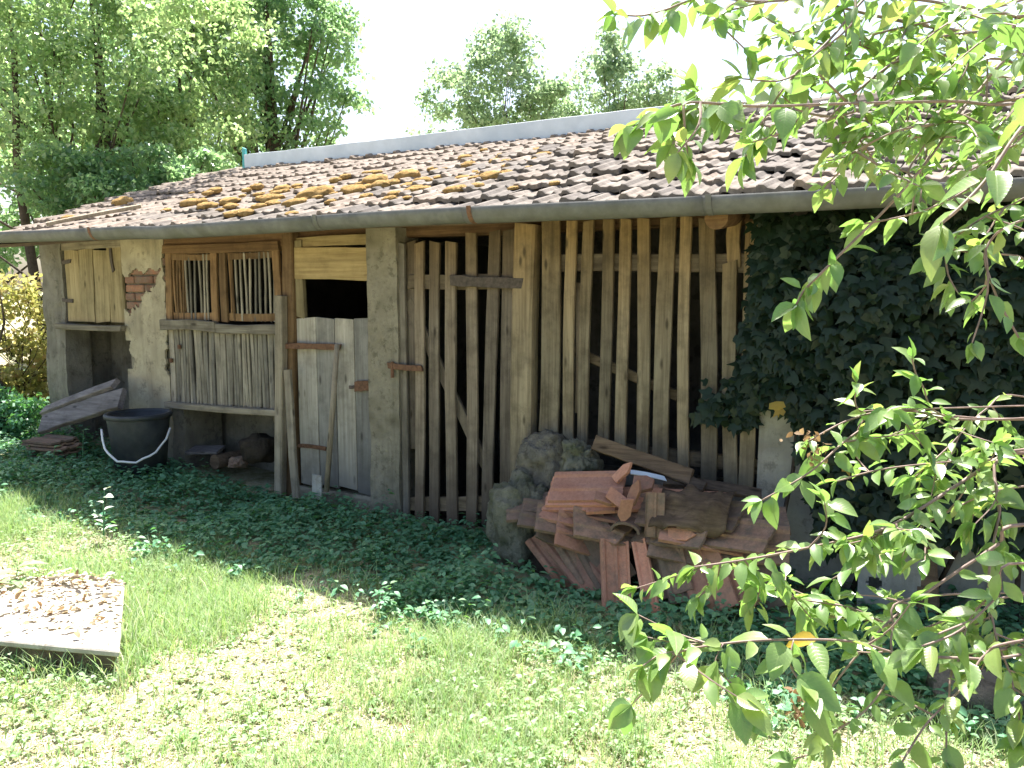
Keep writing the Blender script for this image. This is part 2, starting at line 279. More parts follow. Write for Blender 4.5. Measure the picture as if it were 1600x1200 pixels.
def plank(p0, p1, w, t, face=(0, -1, 0), seg=6, jit=0.06, bow=0.006, cham=0.12, ends=0.02):
    """a sawn board from p0 to p1: uneven edges, chamfers, slightly bowed and with ends cut askew"""
    p0, p1 = np.asarray(p0, float), np.asarray(p1, float); ax = unit(p1-p0); L = np.linalg.norm(p1-p0)
    fn = np.asarray(face, float); fn = unit(fn-ax*(fn@ax)); sd = np.cross(ax, fn)
    ph, ph2 = U(0, 6.28), U(0, 6.28); V = []; ch = min(w, t)*cham
    for i in range(seg+1):
        u = i/seg; c = p0+(p1-p0)*u+sd*bow*math.sin(ph+u*3.1)+fn*bow*0.6*math.sin(ph2+u*2.6)
        wl = w/2*(1+U(-jit, jit)); wr = w/2*(1+U(-jit, jit)); h = t/2
        sk = U(-ends, ends) if i in (0, seg) else 0
        for a, b in ((-wl, -h+ch), (-wl, h-ch), (-wl+ch, h), (wr-ch, h), (wr, h-ch), (wr, -h+ch), (wr-ch, -h), (-wl+ch, -h)):
            V.append(c+sd*a+fn*b+ax*sk*(a/w))
    Fq = []
    for i in range(seg):
        for k in range(8): a, b = i*8+k, i*8+(k+1) % 8; Fq.append((a, b, b+8, a+8))
    Fq.append(tuple(range(7, -1, -1))); Fq.append(tuple(seg*8+k for k in range(8)))
    return np.array(V), Fq
def tube(pts, rad, n=8, cap=True):
    pts = np.asarray(pts, float); k = len(pts); rad = np.broadcast_to(np.asarray(rad, float), (k,))
    V, Fq = [], []; ref = np.array([0.3, 0.2, 1.0])
    for i in range(k):
        t = unit(pts[min(i+1, k-1)]-pts[max(i-1, 0)]); a = np.cross(t, ref)
        if np.linalg.norm(a) < 0.15: a = np.cross(t, (1, 0.1, 0))
        a = unit(a); b = np.cross(t, a)
        for j in range(n): q = 2*math.pi*j/n; V.append(pts[i]+rad[i]*(math.cos(q)*a+math.sin(q)*b))
    for i in range(k-1):
        for j in range(n): a, b = i*n+j, i*n+(j+1) % n; Fq.append((a, b, b+n, a+n))
    if cap: Fq.append(tuple(range(n-1, -1, -1))); Fq.append(tuple((k-1)*n+j for j in range(n)))
    return np.array(V), Fq
def lathe(prof, c, n=32):
    V, Fq = [], []; k = len(prof)
    for r, z in prof:
        for j in range(n): q = 2*math.pi*j/n; V.append((c[0]+r*math.cos(q), c[1]+r*math.sin(q), c[2]+z))
    for i in range(k-1):
        for j in range(n): a, b = i*n+j, i*n+(j+1) % n; Fq.append((a, b, b+n, a+n))
    return np.array(V), Fq
# cheap smooth value noise for shaping geometry
_tab = np.random.RandomState(3).rand(64, 64, 64)
def vnoise(p, s=1.0):
    p = np.asarray(p, float)*s; i = np.floor(p).astype(int); f = p-i; f = f*f*(3-2*f); r = 0
    for dx in (0, 1):
        for dy in (0, 1):
            for dz in (0, 1):
                w = (f[..., 0] if dx else 1-f[..., 0])*(f[..., 1] if dy else 1-f[..., 1])*(f[..., 2] if dz else 1-f[..., 2])
                r = r+w*_tab[(i[..., 0]+dx) % 64, (i[..., 1]+dy) % 64, (i[..., 2]+dz) % 64]
    return r*2-1
def blob(c, r, seed=0, rough=0.25, sub=3, freq=1.6, flat=None):
    """a rough stone: an icosphere pushed in and out by noise"""
    import bmesh
    bm = bmesh.new(); bmesh.ops.create_icosphere(bm, subdivisions=sub, radius=1.0)
    V = np.array([v.co[:] for v in bm.verts]); Fq = [tuple(v.index for v in f.verts) for f in bm.faces]; bm.free()
    n = vnoise(V+seed*7.3, freq)+0.5*vnoise(V+seed*3.1, freq*2.3)+0.28*vnoise(V+seed, freq*5)+0.16*vnoise(V+seed*1.7, freq*11)
    V = V*(1+rough*n)[:, None]
    V = np.sign(V)*np.abs(V)**0.85*np.asarray(r, float)
    V = V+np.asarray(c, float)
    if flat is not None: V[:, 2] = np.maximum(V[:, 2], flat)
    return V, Fq
def gz(x, y):
    """height of the ground: flat by the gate, rising towards the left end of the shed"""
    x = np.asarray(x, float); y = np.asarray(y, float)
    rise = np.clip((-0.2-x)/3.6, 0, 1); z = 0.20*rise*rise*(3-2*rise)
    b = vnoise(np.stack([x, y, x*0+2.2], -1), 1.7)*0.018+vnoise(np.stack([x, y, x*0+5.2], -1), 4.1)*0.010
    return z+b*np.clip(1.5-np.hypot(x, y+1)/14, 0, 1)
def skin(x0, x1, z0, z1, y, hole=None, cell=0.022, th=0.02, wob=0.006):
    """a coat of plaster facing the camera with real holes where it has fallen off"""
    nx, nz = max(2, int((x1-x0)/cell)), max(2, int((z1-z0)/cell))
    X, Z = np.meshgrid(np.linspace(x0, x1, nx+1), np.linspace(z0, z1, nz+1), indexing='ij')
    N = vnoise(np.stack([X, X*0+1, Z], -1), 4)*wob+vnoise(np.stack([X, X*0+3, Z], -1), 13)*wob*0.5
    Vf = np.stack([X, y-N, Z], -1).reshape(-1, 3); Vb = np.stack([X, np.full_like(X, y+th), Z], -1).reshape(-1, 3)
    idx = lambda i, j: i*(nz+1)+j
    keep = np.ones((nx, nz), bool)
    if hole is not None:
        xc = (X[:-1, :-1]+X[1:, 1:])/2; zc = (Z[:-1, :-1]+Z[1:, 1:])/2; keep = ~hole(xc, zc)
    B = len(Vf); Fq = []
    for i in range(nx):
        for j in range(nz):
            if not keep[i, j]: continue
            a, b, c, d = idx(i, j), idx(i+1, j), idx(i+1, j+1), idx(i, j+1); Fq.append((a, b, c, d))
            for (di, dj, p, q) in ((-1, 0, d, a), (1, 0, b, c), (0, -1, a, b), (0, 1, c, d)):
                ii, jj = i+di, j+dj
                if ii < 0 or jj < 0 or ii >= nx or jj >= nz or not keep[ii, jj]: Fq.append((q, p, p+B, q+B))
    return np.concatenate([Vf, Vb]), Fq

# ------------------------------------------------------------------ the ground
xs = np.unique(np.concatenate([np.linspace(-9, 8, 120), np.linspace(-400, -9, 24), np.linspace(8, 400, 24)]))
ys = np.unique(np.concatenate([np.linspace(-7, 9, 110), np.linspace(-300, -7, 16), np.linspace(9, 600, 28)]))
X, Y = np.meshgrid(xs, ys, indexing='ij'); V = np.stack([X, Y, gz(X, Y)], -1).reshape(-1, 3); ny = len(ys)
I, J = np.meshgrid(np.arange(len(xs)-1), np.arange(ny-1), indexing='ij'); a = (I*ny+J).ravel()
obj('ground', [(V, np.stack([a, a+ny, a+ny+1, a+1], 1))], M['ground'], smooth=True, kind='structure')

# ------------------------------------------------------------------ the shed
shed = empty('shed', (0, 2, 0), 'long low tumbledown shed with tiled roof, plank door and slatted wooden front', 'shed')
XL, XR, YB = -4.02, 6.4, 4.7
EY, EZ, RY, RZ = -0.40, 2.085, 2.33, 3.02
SL = math.hypot(RY-EY, RZ-EZ); SU = np.array([0, (RY-EY)/SL, (RZ-EZ)/SL]); SN = np.array([0, -SU[2], SU[1]])
def roofpt(x, s, h=0.0):
    sag = 0.022*math.sin(x*1.1+0.6)*math.sin(math.pi*s/SL)+0.012*float(vnoise(np.array([x*0.8, s, 1.3])))
    return np.array([x, EY, EZ])+SU*s+SN*(h+sag)
# end walls, back wall, inner partitions
obj('wall', [box(XL, XL+0.2, 0.03, YB, -0.1, 2.06)], M['greywall'], shed)
obj('wall', [box(XR-0.2, XR, 0.03, YB, -0.1, 2.06)], M['greywall'], shed)
obj('wall', [box(XL+0.2, XR-0.2, YB-0.2, YB, -0.1, 2.06)], M['greywall'], shed)
for x in (-2.35, 0.0): obj('partition_wall', [box(x-0.08, x+0.08, 0.24, YB-0.2, -0.1, 2.0)], M['dark'], shed)
for x in (XL+0.003, XR-0.203):
    obj('gable', [(np.array([(x, 0.0, 2.06), (x, YB, 2.06), (x, RY, RZ-0.1), (x+0.2, 0.0, 2.06), (x+0.2, YB, 2.06), (x+0.2, RY, RZ-0.1)]), [(0, 2, 1), (3, 4, 5), (0, 1, 4, 3), (1, 2, 5, 4), (2, 0, 3, 5)])], M['greywall'], shed)
obj('added_inner_wall', [skin(0.08, 3.4, 0.0, 2.3, 1.5, None, 0.08, 0.1, 0.02)], M['dark'], shed)  # added behind the slats to set how dark their gaps look
obj('inner_floor', [box(XL+0.2, XR-0.2, 0.06, YB-0.2, -0.12, 0.03)], M['earth'], shed)
# left bay: rough wall strip round the feed hatch
xa, xb = P(98, 450)[0], P(192, 450)[0]
obj('wall', [skin(XL, xa, -0.1, 2.08, 0.0, None, 0.03, 0.24, 0.014)], M['greywall'], shed)
obj('wall', [box(xa-0.1, xb+0.06, 0.52, 0.62, -0.1, 2.0)], M['greywall'], shed)           # back of the alcove below the hatch
# plastered pillar with bare bricks
pl0, pl1 = xb, P(261, 500)[0]
bz0, bz1 = P(215, 488)[2], P(215, 424)[2]
def pil_hole(x, z):
    n = vnoise(np.stack([x, x*0, z], -1), 9)*0.06+vnoise(np.stack([x, x*0+4, z], -1), 26)*0.045
    u = (x-pl0)/(pl1-pl0); w = (z-bz0)/(bz1-bz0)
    tri = (w > -0.05+n*3) & (w < 1.0+n*2) & (u < 0.20+0.62*np.clip(w, 0, 1)+n*2)
    lip = (u > 0.93+n*1.2) & (z > 0.9) & (z < 1.95)
    chip = (u < 0.10+n*2.2) & (z > 0.95) & (z < 1.2)
    return tri | lip | chip
pillar = obj('pillar', [box(pl0+0.004, pl1-0.004, 0.045, 0.34, -0.1, 2.08)], M['concrete'], shed)
obj('plaster_coat', [skin(pl0, pl1, -0.1, 2.075, 0.0, pil_hole, 0.012)], M['plaster'], pillar)
zz = bz0-0.12; row = 0
while zz < bz1+0.05:
    xx = pl0+0.012-(0.12 if row % 2 else 0)
    while xx < pl1-0.02:
        x0_, x1_ = max(xx, pl0+0.008), min(xx+0.235, pl1-0.008)
        if x1_-x0_ > 0.04: obj('brick', [box(x0_, x1_, 0.012+U(0, 0.008), 0.06, zz, zz+0.062)], M['brick'], pillar, bevel=0.006)
        xx += 0.248
    zz += 0.074; row += 1
# hatch of upright boards above a ledge
hatch = empty('hatch', P(145, 508), 'boarded feed hatch at the left end of the shed')
hx = np.linspace(xa+0.015, pl0-0.012, 5)
for i in range(4):
    z0 = P(145, 503)[2]; z1 = P(145, 386)[2]-U(0, 0.03)
    obj('board', [plank((hx[i]+0.5*(hx[1]-hx[0]), 0.03, z0), (hx[i]+0.5*(hx[1]-hx[0])+U(-.01, .01), 0.03, z1), hx[1]-hx[0]-0.008, 0.024)], M['ochre_v'], hatch)
lz = P(145, 510)[2]
obj('ledge', [plank((xa-0.05, -0.02, lz), (pl0+0.02, -0.02, lz-0.012), 0.05, 0.09)], M['greybeam'], hatch)
obj('header', [plank((xa-0.02, 0.03, 2.03), (pl0, 0.03, 2.05), 0.07, 0.04)], M['greybeam'], hatch)
for yy in (0.33, 0.83): 
    z = lz+(P(145, 386)[2]-lz)*yy
    obj('hinge', [plank((xa-0.03, 0.012, z), (xa+0.12, 0.012, z), 0.035, 0.008)], M['darkiron'], hatch)
obj('dark_brace', [plank(P(172, 388, 0.01), P(178, 424, 0.01), 0.03, 0.012)], M['darkiron'], hatch)
attach(hatch, shed); hatch.location = WL[hatch.name]
del hatch['label']
# hutch front
hutch = empty('hutch_front', P(350, 640)); attach(hutch, shed); hutch.location = WL[hutch.name]
h0, h1 = P(263, 500)[0], P(441, 500)[0]
zT, zR1, zR0 = P(350, 392)[2], P(350, 502)[2], P(350, 517)[2]
def zb(x): return 0.675+0.02*(x-h0)                                                       # underside of the lower boards
obj('top_rail', [plank((h0, 0.0, zT+0.035), (h1, 0.0, zT+0.02), 0.075, 0.05)], M['beam'], hutch)
obj('lintel', [plank((h0-0.02, 0.05, 2.03), (h1+0.04, 0.05, 2.03), 0.13, 0.09)], M['beam'], hutch)
pts = [(h0-0.03, -0.035, zR1-0.035), (h0+0.45, -0.035, zR1-0.02), (h0+0.62, -0.035, zR1-0.05), (h1, -0.035, zR1-0.055)]
obj('mid_rail', [plank(pts[0], pts[2], 0.085, 0.05, bow=0.012, jit=0.12), plank(pts[2], pts[3], 0.075, 0.05, bow=0.008, jit=0.12)], M['greybeam'], hutch)
W = h1-h0
def vb(u0, u1, z0, z1, y, mt, name, t=0.025, jit=0.06): 
    xm = h0+W*(u0+u1)/2; obj(name, [plank((xm, y, z0), (xm+U(-.004, .004), y, z1), W*(u1-u0), t, jit=jit)], M[mt], hutch)
zu0, zu1 = zR1-0.005, zT+0.01
for u0, u1 in ((0.0, 0.055), (0.42, 0.475), (0.50, 0.555), (0.945, 1.0)): vb(u0, u1, zu0, zu1, 0.0, 'hutch_warm', 'stile')
for a0, a1, da in ((0.055, 0.42, 0.155), (0.555, 0.945, 0.60)):
    obj('panel_rail', [plank((h0+W*a0, 0.012, zu0+0.045), (h0+W*a1, 0.012, zu0+0.04), 0.06, 0.02)], M['hutch_warm'], hutch)
    obj('panel_rail', [plank((h0+W*a0, 0.012, zu1-0.05), (h0+W*a1, 0.012, zu1-0.05), 0.05, 0.02)], M['hutch_warm'], hutch)
    u = a0+0.012
    while u < a1-0.01:
        vb(u, u+0.014, zu0+0.01, zu1-0.03, 0.006+U(0, .006), 'hutch_warm' if u < da else 'hutch_grey', 'bar', 0.012, 0.15)
        u += 0.0265 if u < da else U(0.034, 0.042)
obj('back_board', [box(h0+W*0.055, h0+W*0.15, 0.03, 0.045, zu0, zu1)], M['hutch_warm'], hutch)
u = 0.0
while u < 0.985:
    wide = 0.05 if any(abs(u-q) < 0.012 for q in (0.0, 0.42, 0.475, 0.52)) else U(0.022, 0.032)
    wide = min(wide, 1.0-u)
    xm = h0+W*(u+wide/2); z0 = zb(xm)+0.012; off = U(-.004, .004)
    obj('slat', [plank((xm, 0.0+off, z0), (xm+U(-.003, .003), 0.0+off, zR0+U(0.0, .02)), W*wide-0.006, 0.018, jit=0.05)], M['hutch_grey'], hutch)
    u += wide
obj('backing', [box(h0+0.01, h1-0.01, 0.02, 0.035, 0.72, zR0+0.02)], M['dark'], hutch)  # dark sheet stands in for the shade in the slat gaps
obj('sill', [plank((h0-0.02, -0.02, zb(h0)-0.01), (h1-0.02, -0.02, zb(h1)-0.01), 0.05, 0.10)], M['greybeam'], hutch)
for u in (0.13, 0.47): obj('knob', [lathe([(0.0, 0.02), (0.016, 0.016), (0.016, -0.016), (0.0, -0.02)], (h0+W*u*0.25, -0.025, 1.0+0.35*u), 8)], M['rust'], hutch)
# alcove below the hutch
obj('alcove_wall', [skin(h0-0.06, h1+0.06, -0.1, 0.66, 0.48, None, 0.05, 0.05, 0.012)], M['greywall'], shed)
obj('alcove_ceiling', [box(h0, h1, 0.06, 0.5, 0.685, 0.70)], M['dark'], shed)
obj('pier', [skin(h0-0.03, h0+0.13, -0.1, 0.66, 0.005, None, 0.03, 0.4, 0.012)], M['greywall'], shed)
# timber posts between hutch and door
obj('timber_post', [plank((P(452, 600)[0], 0.02, -0.05), (P(451, 370)[0], 0.02, 2.06), 0.11, 0.1)], M['hutch_warm'], shed)
obj('front_post', [plank((P(437, 740, -0.07)[0], -0.07, -0.05), (P(438, 462, -0.07)[0], -0.07, P(438, 462, -0.07)[2]), 0.075, 0.07)], M['palewood'], shed)
# plank door with a dark opening above it
dx0, dx1 = P(461, 500)[0]+0.005, P(582, 500)[0]-0.01
door = empty('plank_door', P(520, 765)); attach(door, shed); door.location = WL[door.name]
dz0, dz1 = P(550, 766)[2], P(520, 497)[2]; e = np.array([dx0, dx0+0.18, dx0+0.36, dx0+0.56, dx1])
e = dx0+(dx1-dx0)*np.array([0, 0.27, 0.52, 0.77, 1.0])
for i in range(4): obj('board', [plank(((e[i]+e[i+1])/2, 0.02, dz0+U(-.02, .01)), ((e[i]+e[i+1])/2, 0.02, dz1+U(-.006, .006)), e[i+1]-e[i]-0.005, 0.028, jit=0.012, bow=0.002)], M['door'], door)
zh = P(490, 542)[2]
obj('strap_hinge', [plank((P(447, 545)[0], -0.058, zh-0.005), (P(533, 541)[0], -0.012, zh+0.01), 0.042, 0.012, jit=0.15)], M['rust'], door)
zh = P(490, 699)[2]
obj('strap_hinge', [plank((P(466, 699)[0], -0.004, zh), (P(510, 700)[0], -0.004, zh), 0.03, 0.01)], M['rust'], door)
hp = obj('hasp', [plank(P(555, 604, -0.01), P(584, 604, -0.01), 0.075, 0.014, jit=0.1)], M['rust'], door)
obj('hasp_tongue', [plank(P(546, 604, -0.012), P(557, 604, -0.012), 0.025, 0.012)], M['darkiron'], hp)
obj('jamb', [plank((P(467, 470)[0], 0.02, dz1), (P(467, 470)[0], 0.02, 2.0), 0.09, 0.04)], M['ochre_v'], shed)
obj('transom_board', [plank((dx0-0.01, 0.01, P(520, 411)[2]), (dx1+0.01, 0.01, P(520, 413)[2]), 0.235, 0.03, jit=0.02)], M['ochre'], shed)
obj('transom_board', [plank((dx0-0.01, 0.025, P(520, 377)[2]), (dx1+0.01, 0.025, P(520, 376)[2]), 0.075, 0.03, jit=0.03)], M['ochre'], shed)
obj('threshold', [box(dx0-0.06, dx1+0.03, -0.02, 0.2, -0.1, dz0-0.03)], M['concrete'], shed, bevel=0.02)
# cast post
cp0, cp1 = P(583, 500)[0], P(629, 500)[0]
obj('concrete_post', [skin(cp0, cp1, -0.1, 2.06, -0.06, None, 0.025, 0.26, 0.010)], M['concrete'], shed)
# slatted gate
gate = empty('slatted_gate', P(720, 830)); attach(gate, shed); gate.location = WL[gate.name]
obj('hanging_board', [plank(P(633, 822, -0.03), P(630, 380, -0.03), 0.05, 0.025, bow=0.015)], M['palewood'], gate)
obj('stile', [plank(P(645, 700, 0.03), P(645, 378, 0.03), 0.085, 0.04)], M['gate'], gate)
for xt, xb_, yt, yb, w in ((656, 655, 379, 829, 0.075), (681, 678, 378, 829, 0.078), (706, 707, 378, 836, 0.085), (737, 737, 364, 836, 0.085), (773, 763, 361, 820, 0.085), (799, 789, 359, 800, 0.095)):
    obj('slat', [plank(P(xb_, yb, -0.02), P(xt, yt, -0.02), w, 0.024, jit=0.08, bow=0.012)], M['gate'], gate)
for y0, y1, w in ((439, 441, 0.10), (786, 789, 0.10)):
    obj('rail', [plank(P(640, y0, 0.012), P(808, y1, 0.012), w, 0.035)], M['rail'], gate)
obj('brace', [plank(P(640, 470, 0.02), P(762, 735, 0.02), 0.075, 0.028)], M['gate'], gate)
obj('hinge_bar', [plank(P(705, 437, -0.045), P(818, 443, -0.05), 0.07, 0.03, jit=0.12)], M['darkiron'], gate)
obj('latch', [plank(P(606, 571, -0.085), P(660, 575, -0.05), 0.04, 0.02)], M['rust'], gate)
obj('latch_pin', [tube([P(613, 565, -0.08), P(613, 590, -0.08)], 0.012)], M['rust'], gate)
# gate post and slatted panel
obj('gate_post', [plank((P(817, 700)[0], 0.0, -0.05), (P(827, 352)[0], 0.0, 2.04), 0.15, 0.12, bow=0.012)], M['slat'], shed)
panel = empty('slatted_panel', P(1000, 740)); attach(panel, shed); panel.location = WL[panel.name]
def c3(u, v): return 780+u/2.609, 300+v/2.609
for i, (xt, xb_, yt, yb, w) in enumerate(((213, 200, 118, 980, 75), (300, 281, 118, 1010, 42), (370, 336, 118, 1060, 41), (443, 429, 112, 1060, 43), (511, 499, 110, 1085, 44), (595, 576, 108, 1110, 47), (686, 660, 105, 1140, 60), (766, 751, 100, 1165, 42), (850, 848, 110, 1215, 60), (944, 943, 286, 1230, 52), (962, 952, 120, 300, 50), (1046, 996, 120, 1230, 55))):
    a_, b_ = P(*c3(xb_, yb), -0.02), P(*c3(xt, yt), -0.02)
    d = np.linalg.norm(((a_+b_)/2-CAM)); ww = w/2.609*((a_+b_)/2-CAM)@F3/FPX/math.cos(YAW)*0.97
    yoff = 0.02 if i == 10 else 0.0
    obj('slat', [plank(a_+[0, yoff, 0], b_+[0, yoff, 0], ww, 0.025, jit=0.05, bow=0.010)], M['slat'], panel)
obj('thin_slat', [plank(P(*c3(318, 900), 0.03), P(*c3(327, 370), 0.03), 0.035, 0.02)], M['gate'], panel)
obj('rail', [plank(P(872, 412, 0.02), (2.75, 0.02, P(1000, 411)[2]-0.01), 0.105, 0.05)], M['rail'], panel)
obj('rail', [plank((1.2, 0.03, 0.66), (2.72, 0.03, 0.62), 0.09, 0.05)], M['rail'], panel)
obj('brace', [plank(P(890, 545, 0.06), P(1060, 620, 0.06), 0.06, 0.03)], M['rail'], panel)
obj('base_wall', [skin(1.15, 2.62, -0.1, 0.50, -0.015, None, 0.04, 0.24, 0.014)], M['greywall'], shed)
obj('wall', [skin(2.62, XR, -0.1, 2.06, -0.03, None, 0.05, 0.26, 0.012)], M['palewall'], shed)
# wall plate, purlin end, rafters
obj('wall_plate', [plank((XL+0.1, 0.12, 2.07), (1.2, 0.12, 2.06), 0.13, 0.12), plank((1.2, 0.12, 2.06), (XR-0.1, 0.12, 2.06), 0.13, 0.12)], M['beam'], shed)
pe = P(1119, 340, -0.34)
obj('purlin_end', [tube([pe, pe+[0, 0.06, 0.01], pe+[0, 0.9, 0.12]], [0.062, 0.066, 0.066], 14)], M['beam'], shed)
x = XL-0.02
while x < XR:
    a0 = roofpt(x, 0.46, -0.125); b0 = roofpt(x, SL-0.05, -0.125)
    obj('rafter', [plank(a0, b0, 0.08, 0.10, face=SN, bow=0.008)], M['beam'], shed); x += 0.86
# roof: boarding, single tiles, moss cushions, ridge sheet
XRL = XL-0.10
nx_ = 60; xs_ = np.linspace(XRL+0.03, XR+0.1, nx_); V = []
for x in xs_:
    for s in (0.0, 0.7, 1.4, 2.1, SL): V.append(roofpt(x, s, -0.035))
for x in xs_:
    for s in (0.0, 0.7, 1.4, 2.1, SL): V.append(roofpt(x, s, -0.065))
Fq = []; B = nx_*5
for i in range(nx_-1):
    for j in range(4):
        a = i*5+j; Fq.append((a, a+5, a+6, a+1)); Fq.append((a+B+1, a+B+6, a+B+5, a+B))
    a = i*5; Fq.append((a, a+B, a+B+5, a+5)); a = i*5+4; Fq.append((a, a+5, a+B+5, a+B))
for a0 in (0, (nx_-1)*5):
    for j in range(4): Fq.append((a0+j, a0+j+1, a0+j+1+B, a0+j+B))
roof = obj('roof', [(np.array(V), Fq)], M['darkboard'], shed)
bk = 4.98
obj('back_slope', [(np.array([(XRL+0.03, RY, RZ), (XR+0.1, RY, RZ), (XR+0.1, bk, 2.06), (XRL+0.03, bk, 2.06), (XRL+0.03, RY, RZ-0.06), (XR+0.1, RY, RZ-0.06), (XR+0.1, bk, 2.0), (XRL+0.03, bk, 2.0)]), BOXF)], M['roof_tile'], roof)
def tile_mesh(w, l, t, prof, lip=0.0):
    """clay interlocking tile: ribbed profile across, length along +Y, front edge at y=0"""
    k = len(prof); V = []; Fq = []
    for y, dz in ((0.0, 0.0), (0.012, lip), (l, 0.0)):
        for x, z in prof: V.append((x*w, y, z+dz))
    for y in (0.0, l):
        for x, z in prof: V.append((x*w, y, z-t))
    for r_ in (0, 1):
        for i in range(k-1): a = r_*k+i; Fq.append((a, a+1, a+1+k, a+k))
    f0, m0, b0, bf, bb = 0, k, 2*k, 3*k, 4*k
    for i in range(k-1):
        Fq.append((bf+i+1, bf+i, bb+i, bb+i+1)); Fq.append((f0+i+1, f0+i, bf+i, bf+i+1)); Fq.append((b0+i, b0+i+1, bb+i+1, bb+i))
    Fq.append((f0, m0, b0, bb, bf)); Fq.append((f0+k-1, bf+k-1, bb+k-1, b0+k-1, m0+k-1))
    return np.array(V), Fq
PR = [(-0.5, 0.004), (-0.42, 0.020), (-0.28, 0.018), (-0.18, 0.002), (0.02, -0.003), (0.14, 0.009), (0.26, 0.000), (0.5, 0.004)]
tw, tl, ex = 0.178, 0.36, 0.252
tmesh = [mesh_from('roof_tile', *tile_mesh(tw*1.02, tl, 0.022+0.005*k, [(a, b+U(-.005, .005)) for a, b in PR], 0.004), M['roof_tile']) for k in range(4)]
tiles = []
nrow = int(math.ceil(SL/ex))
for r_ in range(nrow):
    s = r_*ex-0.05; x = XRL+tw*0.5+(tw*0.5 if r_ % 2 else 0)
    while x < XR+0.1:
        if s < SL-0.1:
            p = roofpt(x, s, 0.012+U(-.006, .014)); tl_ = 0.075+U(-.02, .03)                # each row rides up on the one below
            ax = unit(SU*math.cos(tl_)-SN*math.sin(tl_)*1.0); zx = unit(np.cross((1, 0, 0), ax)); yaw = U(-.06, .06)
            xv = np.array([math.cos(yaw), 0, 0])+ax*math.sin(yaw); xv = unit(xv); yv = unit(np.cross(zx, xv))
            p = p+SN*0.030+SU*U(-.03, .03)
            mtx = Matrix(((xv[0], yv[0], zx[0], p[0]), (xv[1], yv[1], zx[1], p[1]), (xv[2], yv[2], zx[2], p[2]), (0, 0, 0, 1)))
            dd = (p-CAM)@F3; px = 800+FPX*((p-CAM)@RT)/dd
            tiles.append((dd+(60 if px > 1640 or px < -20 else 0), mtx, rng.randint(4)))
        x += tw
tiles.sort(key=lambda q: q[0]); restV, restF, k = [], [], 0
for i, (dd, mtx, v) in enumerate(tiles):
    if i < 300:
        o = bpy.data.objects.new('roof_tile', tmesh[v]); col.objects.link(o); attach(o, roof); o.matrix_basis = mtx
    else:
        me = tmesh[v]; vv = np.array([(mtx @ q.co)[:] for q in me.vertices]); restV.append(vv); restF += [tuple(j+k for j in f.vertices) for f in me.polygons]; k += len(vv)
if restV: obj('far_roof_tiles', [(np.concatenate(restV), restF)], M['roof_tile'], roof, kind='stuff')
# moss
def moss(px, py, r, sq=0.55):
    r_ = ray(px, py); n0 = SN; p0 = np.array([0, EY, EZ])+SN*0.03; t = ((p0-CAM)@n0)/(r_@n0); c = CAM+r_*t
    V, Fq = blob((0, 0, 0), (r, r*0.8, r*sq), seed=U(0, 40), rough=0.2, sub=3, freq=3.2)
    V = c+V[:, 0:1]*np.array([1, 0, 0])+V[:, 1:2]*SU+V[:, 2:3]*SN+SN*(r*0.12+0.02)
    obj('moss_cushion', [(V, Fq)], M['moss'], roof, smooth=True)
for px, py, r in ((512, 302, .10), (490, 312, .14), (468, 327, .10), (420, 318, .12), (405, 327, .07), (582, 287, .11), (560, 303, .11), (545, 306, .08), (600, 296, .07), (620, 290, .07), (642, 280, .10), (668, 293, .09), (655, 303, .07), (705, 308, .07), (688, 284, .06), (770, 282, .09), (790, 270, .06), (745, 296, .06), (640, 303, .06), (330, 330, .10), (310, 318, .07), (352, 322, .08), (292, 320, .08), (365, 338, .07), (200, 325, .09), (108, 350, .07), (385, 338, .06), (580, 318, .06), (440, 300, .07), (735, 262, .06), (840, 257, .05), (860, 290, .04), (930, 262, .05), (268, 338, .06), (520, 322, .05), (610, 312, .05), (470, 300, .06), (395, 300, .08), (450, 338, .05), (342, 302, .07)):
    moss(px+U(-8, 8), py+U(-5, 3), r*U(0.8, 1.2), U(0.32, 0.5))
for k in range(80):
    px = 300+560*U(0, 1)**1.1; py = 345-0.115*(px-300)*U(0.3, 1.15)-U(4, 40); moss(px, py-0.02*(px-300), U(.03, .065), U(.25, .45))
# ridge sheet and ridge tiles
rs0 = XRL+0.42
V, Fq = [], []; n_ = 26; xs_ = np.linspace(rs0, 1.35, n_)
for i, x in enumerate(xs_):
    z = RZ+0.022*math.sin(x*1.1+0.6)*0.2+U(-.003, .003)
    for yy, zz in ((RY-0.10, z-0.06), (RY-0.075, z-0.03), (RY-0.085, z+0.175), (RY-0.07, z+0.18), (RY+0.2, z-0.01)): V.append((x, yy, zz))
for i in range(n_-1):
    for j in range(4): a = i*5+j; Fq.append((a, a+5, a+6, a+1))
rsheet = obj('ridge_sheet', [(np.array(V), Fq)], M['metal'], shed); sm = rsheet.modifiers.new('thick', 'SOLIDIFY'); sm.thickness = 0.004
obj('teal_end', [plank((rs0-0.03, RY-0.05, RZ-0.02), (rs0-0.03, RY-0.05, RZ+0.26), 0.05, 0.03)], M['teal'], rsheet)
x = 1.38
while x < XR:
    n_ = 9; V = []; Fq = []
    for q, (xx, rr) in enumerate(((x, 0.115), (x+0.36, 0.125))):
        for j in range(n_): a = math.pi*(-0.05+1.1*j/(n_-1)); V.append((xx, RY+rr*math.cos(a), RZ+0.01+rr*0.8*math.sin(a)))
    for j in range(n_-1): Fq.append((j, j+n_, j+n_+1, j+1))
    o = obj('ridge_tile', [(np.array(V), Fq)], M['roof_tile'], roof); sm = o.modifiers.new('thick', 'SOLIDIFY'); sm.thickness = 0.018
    x += 0.335
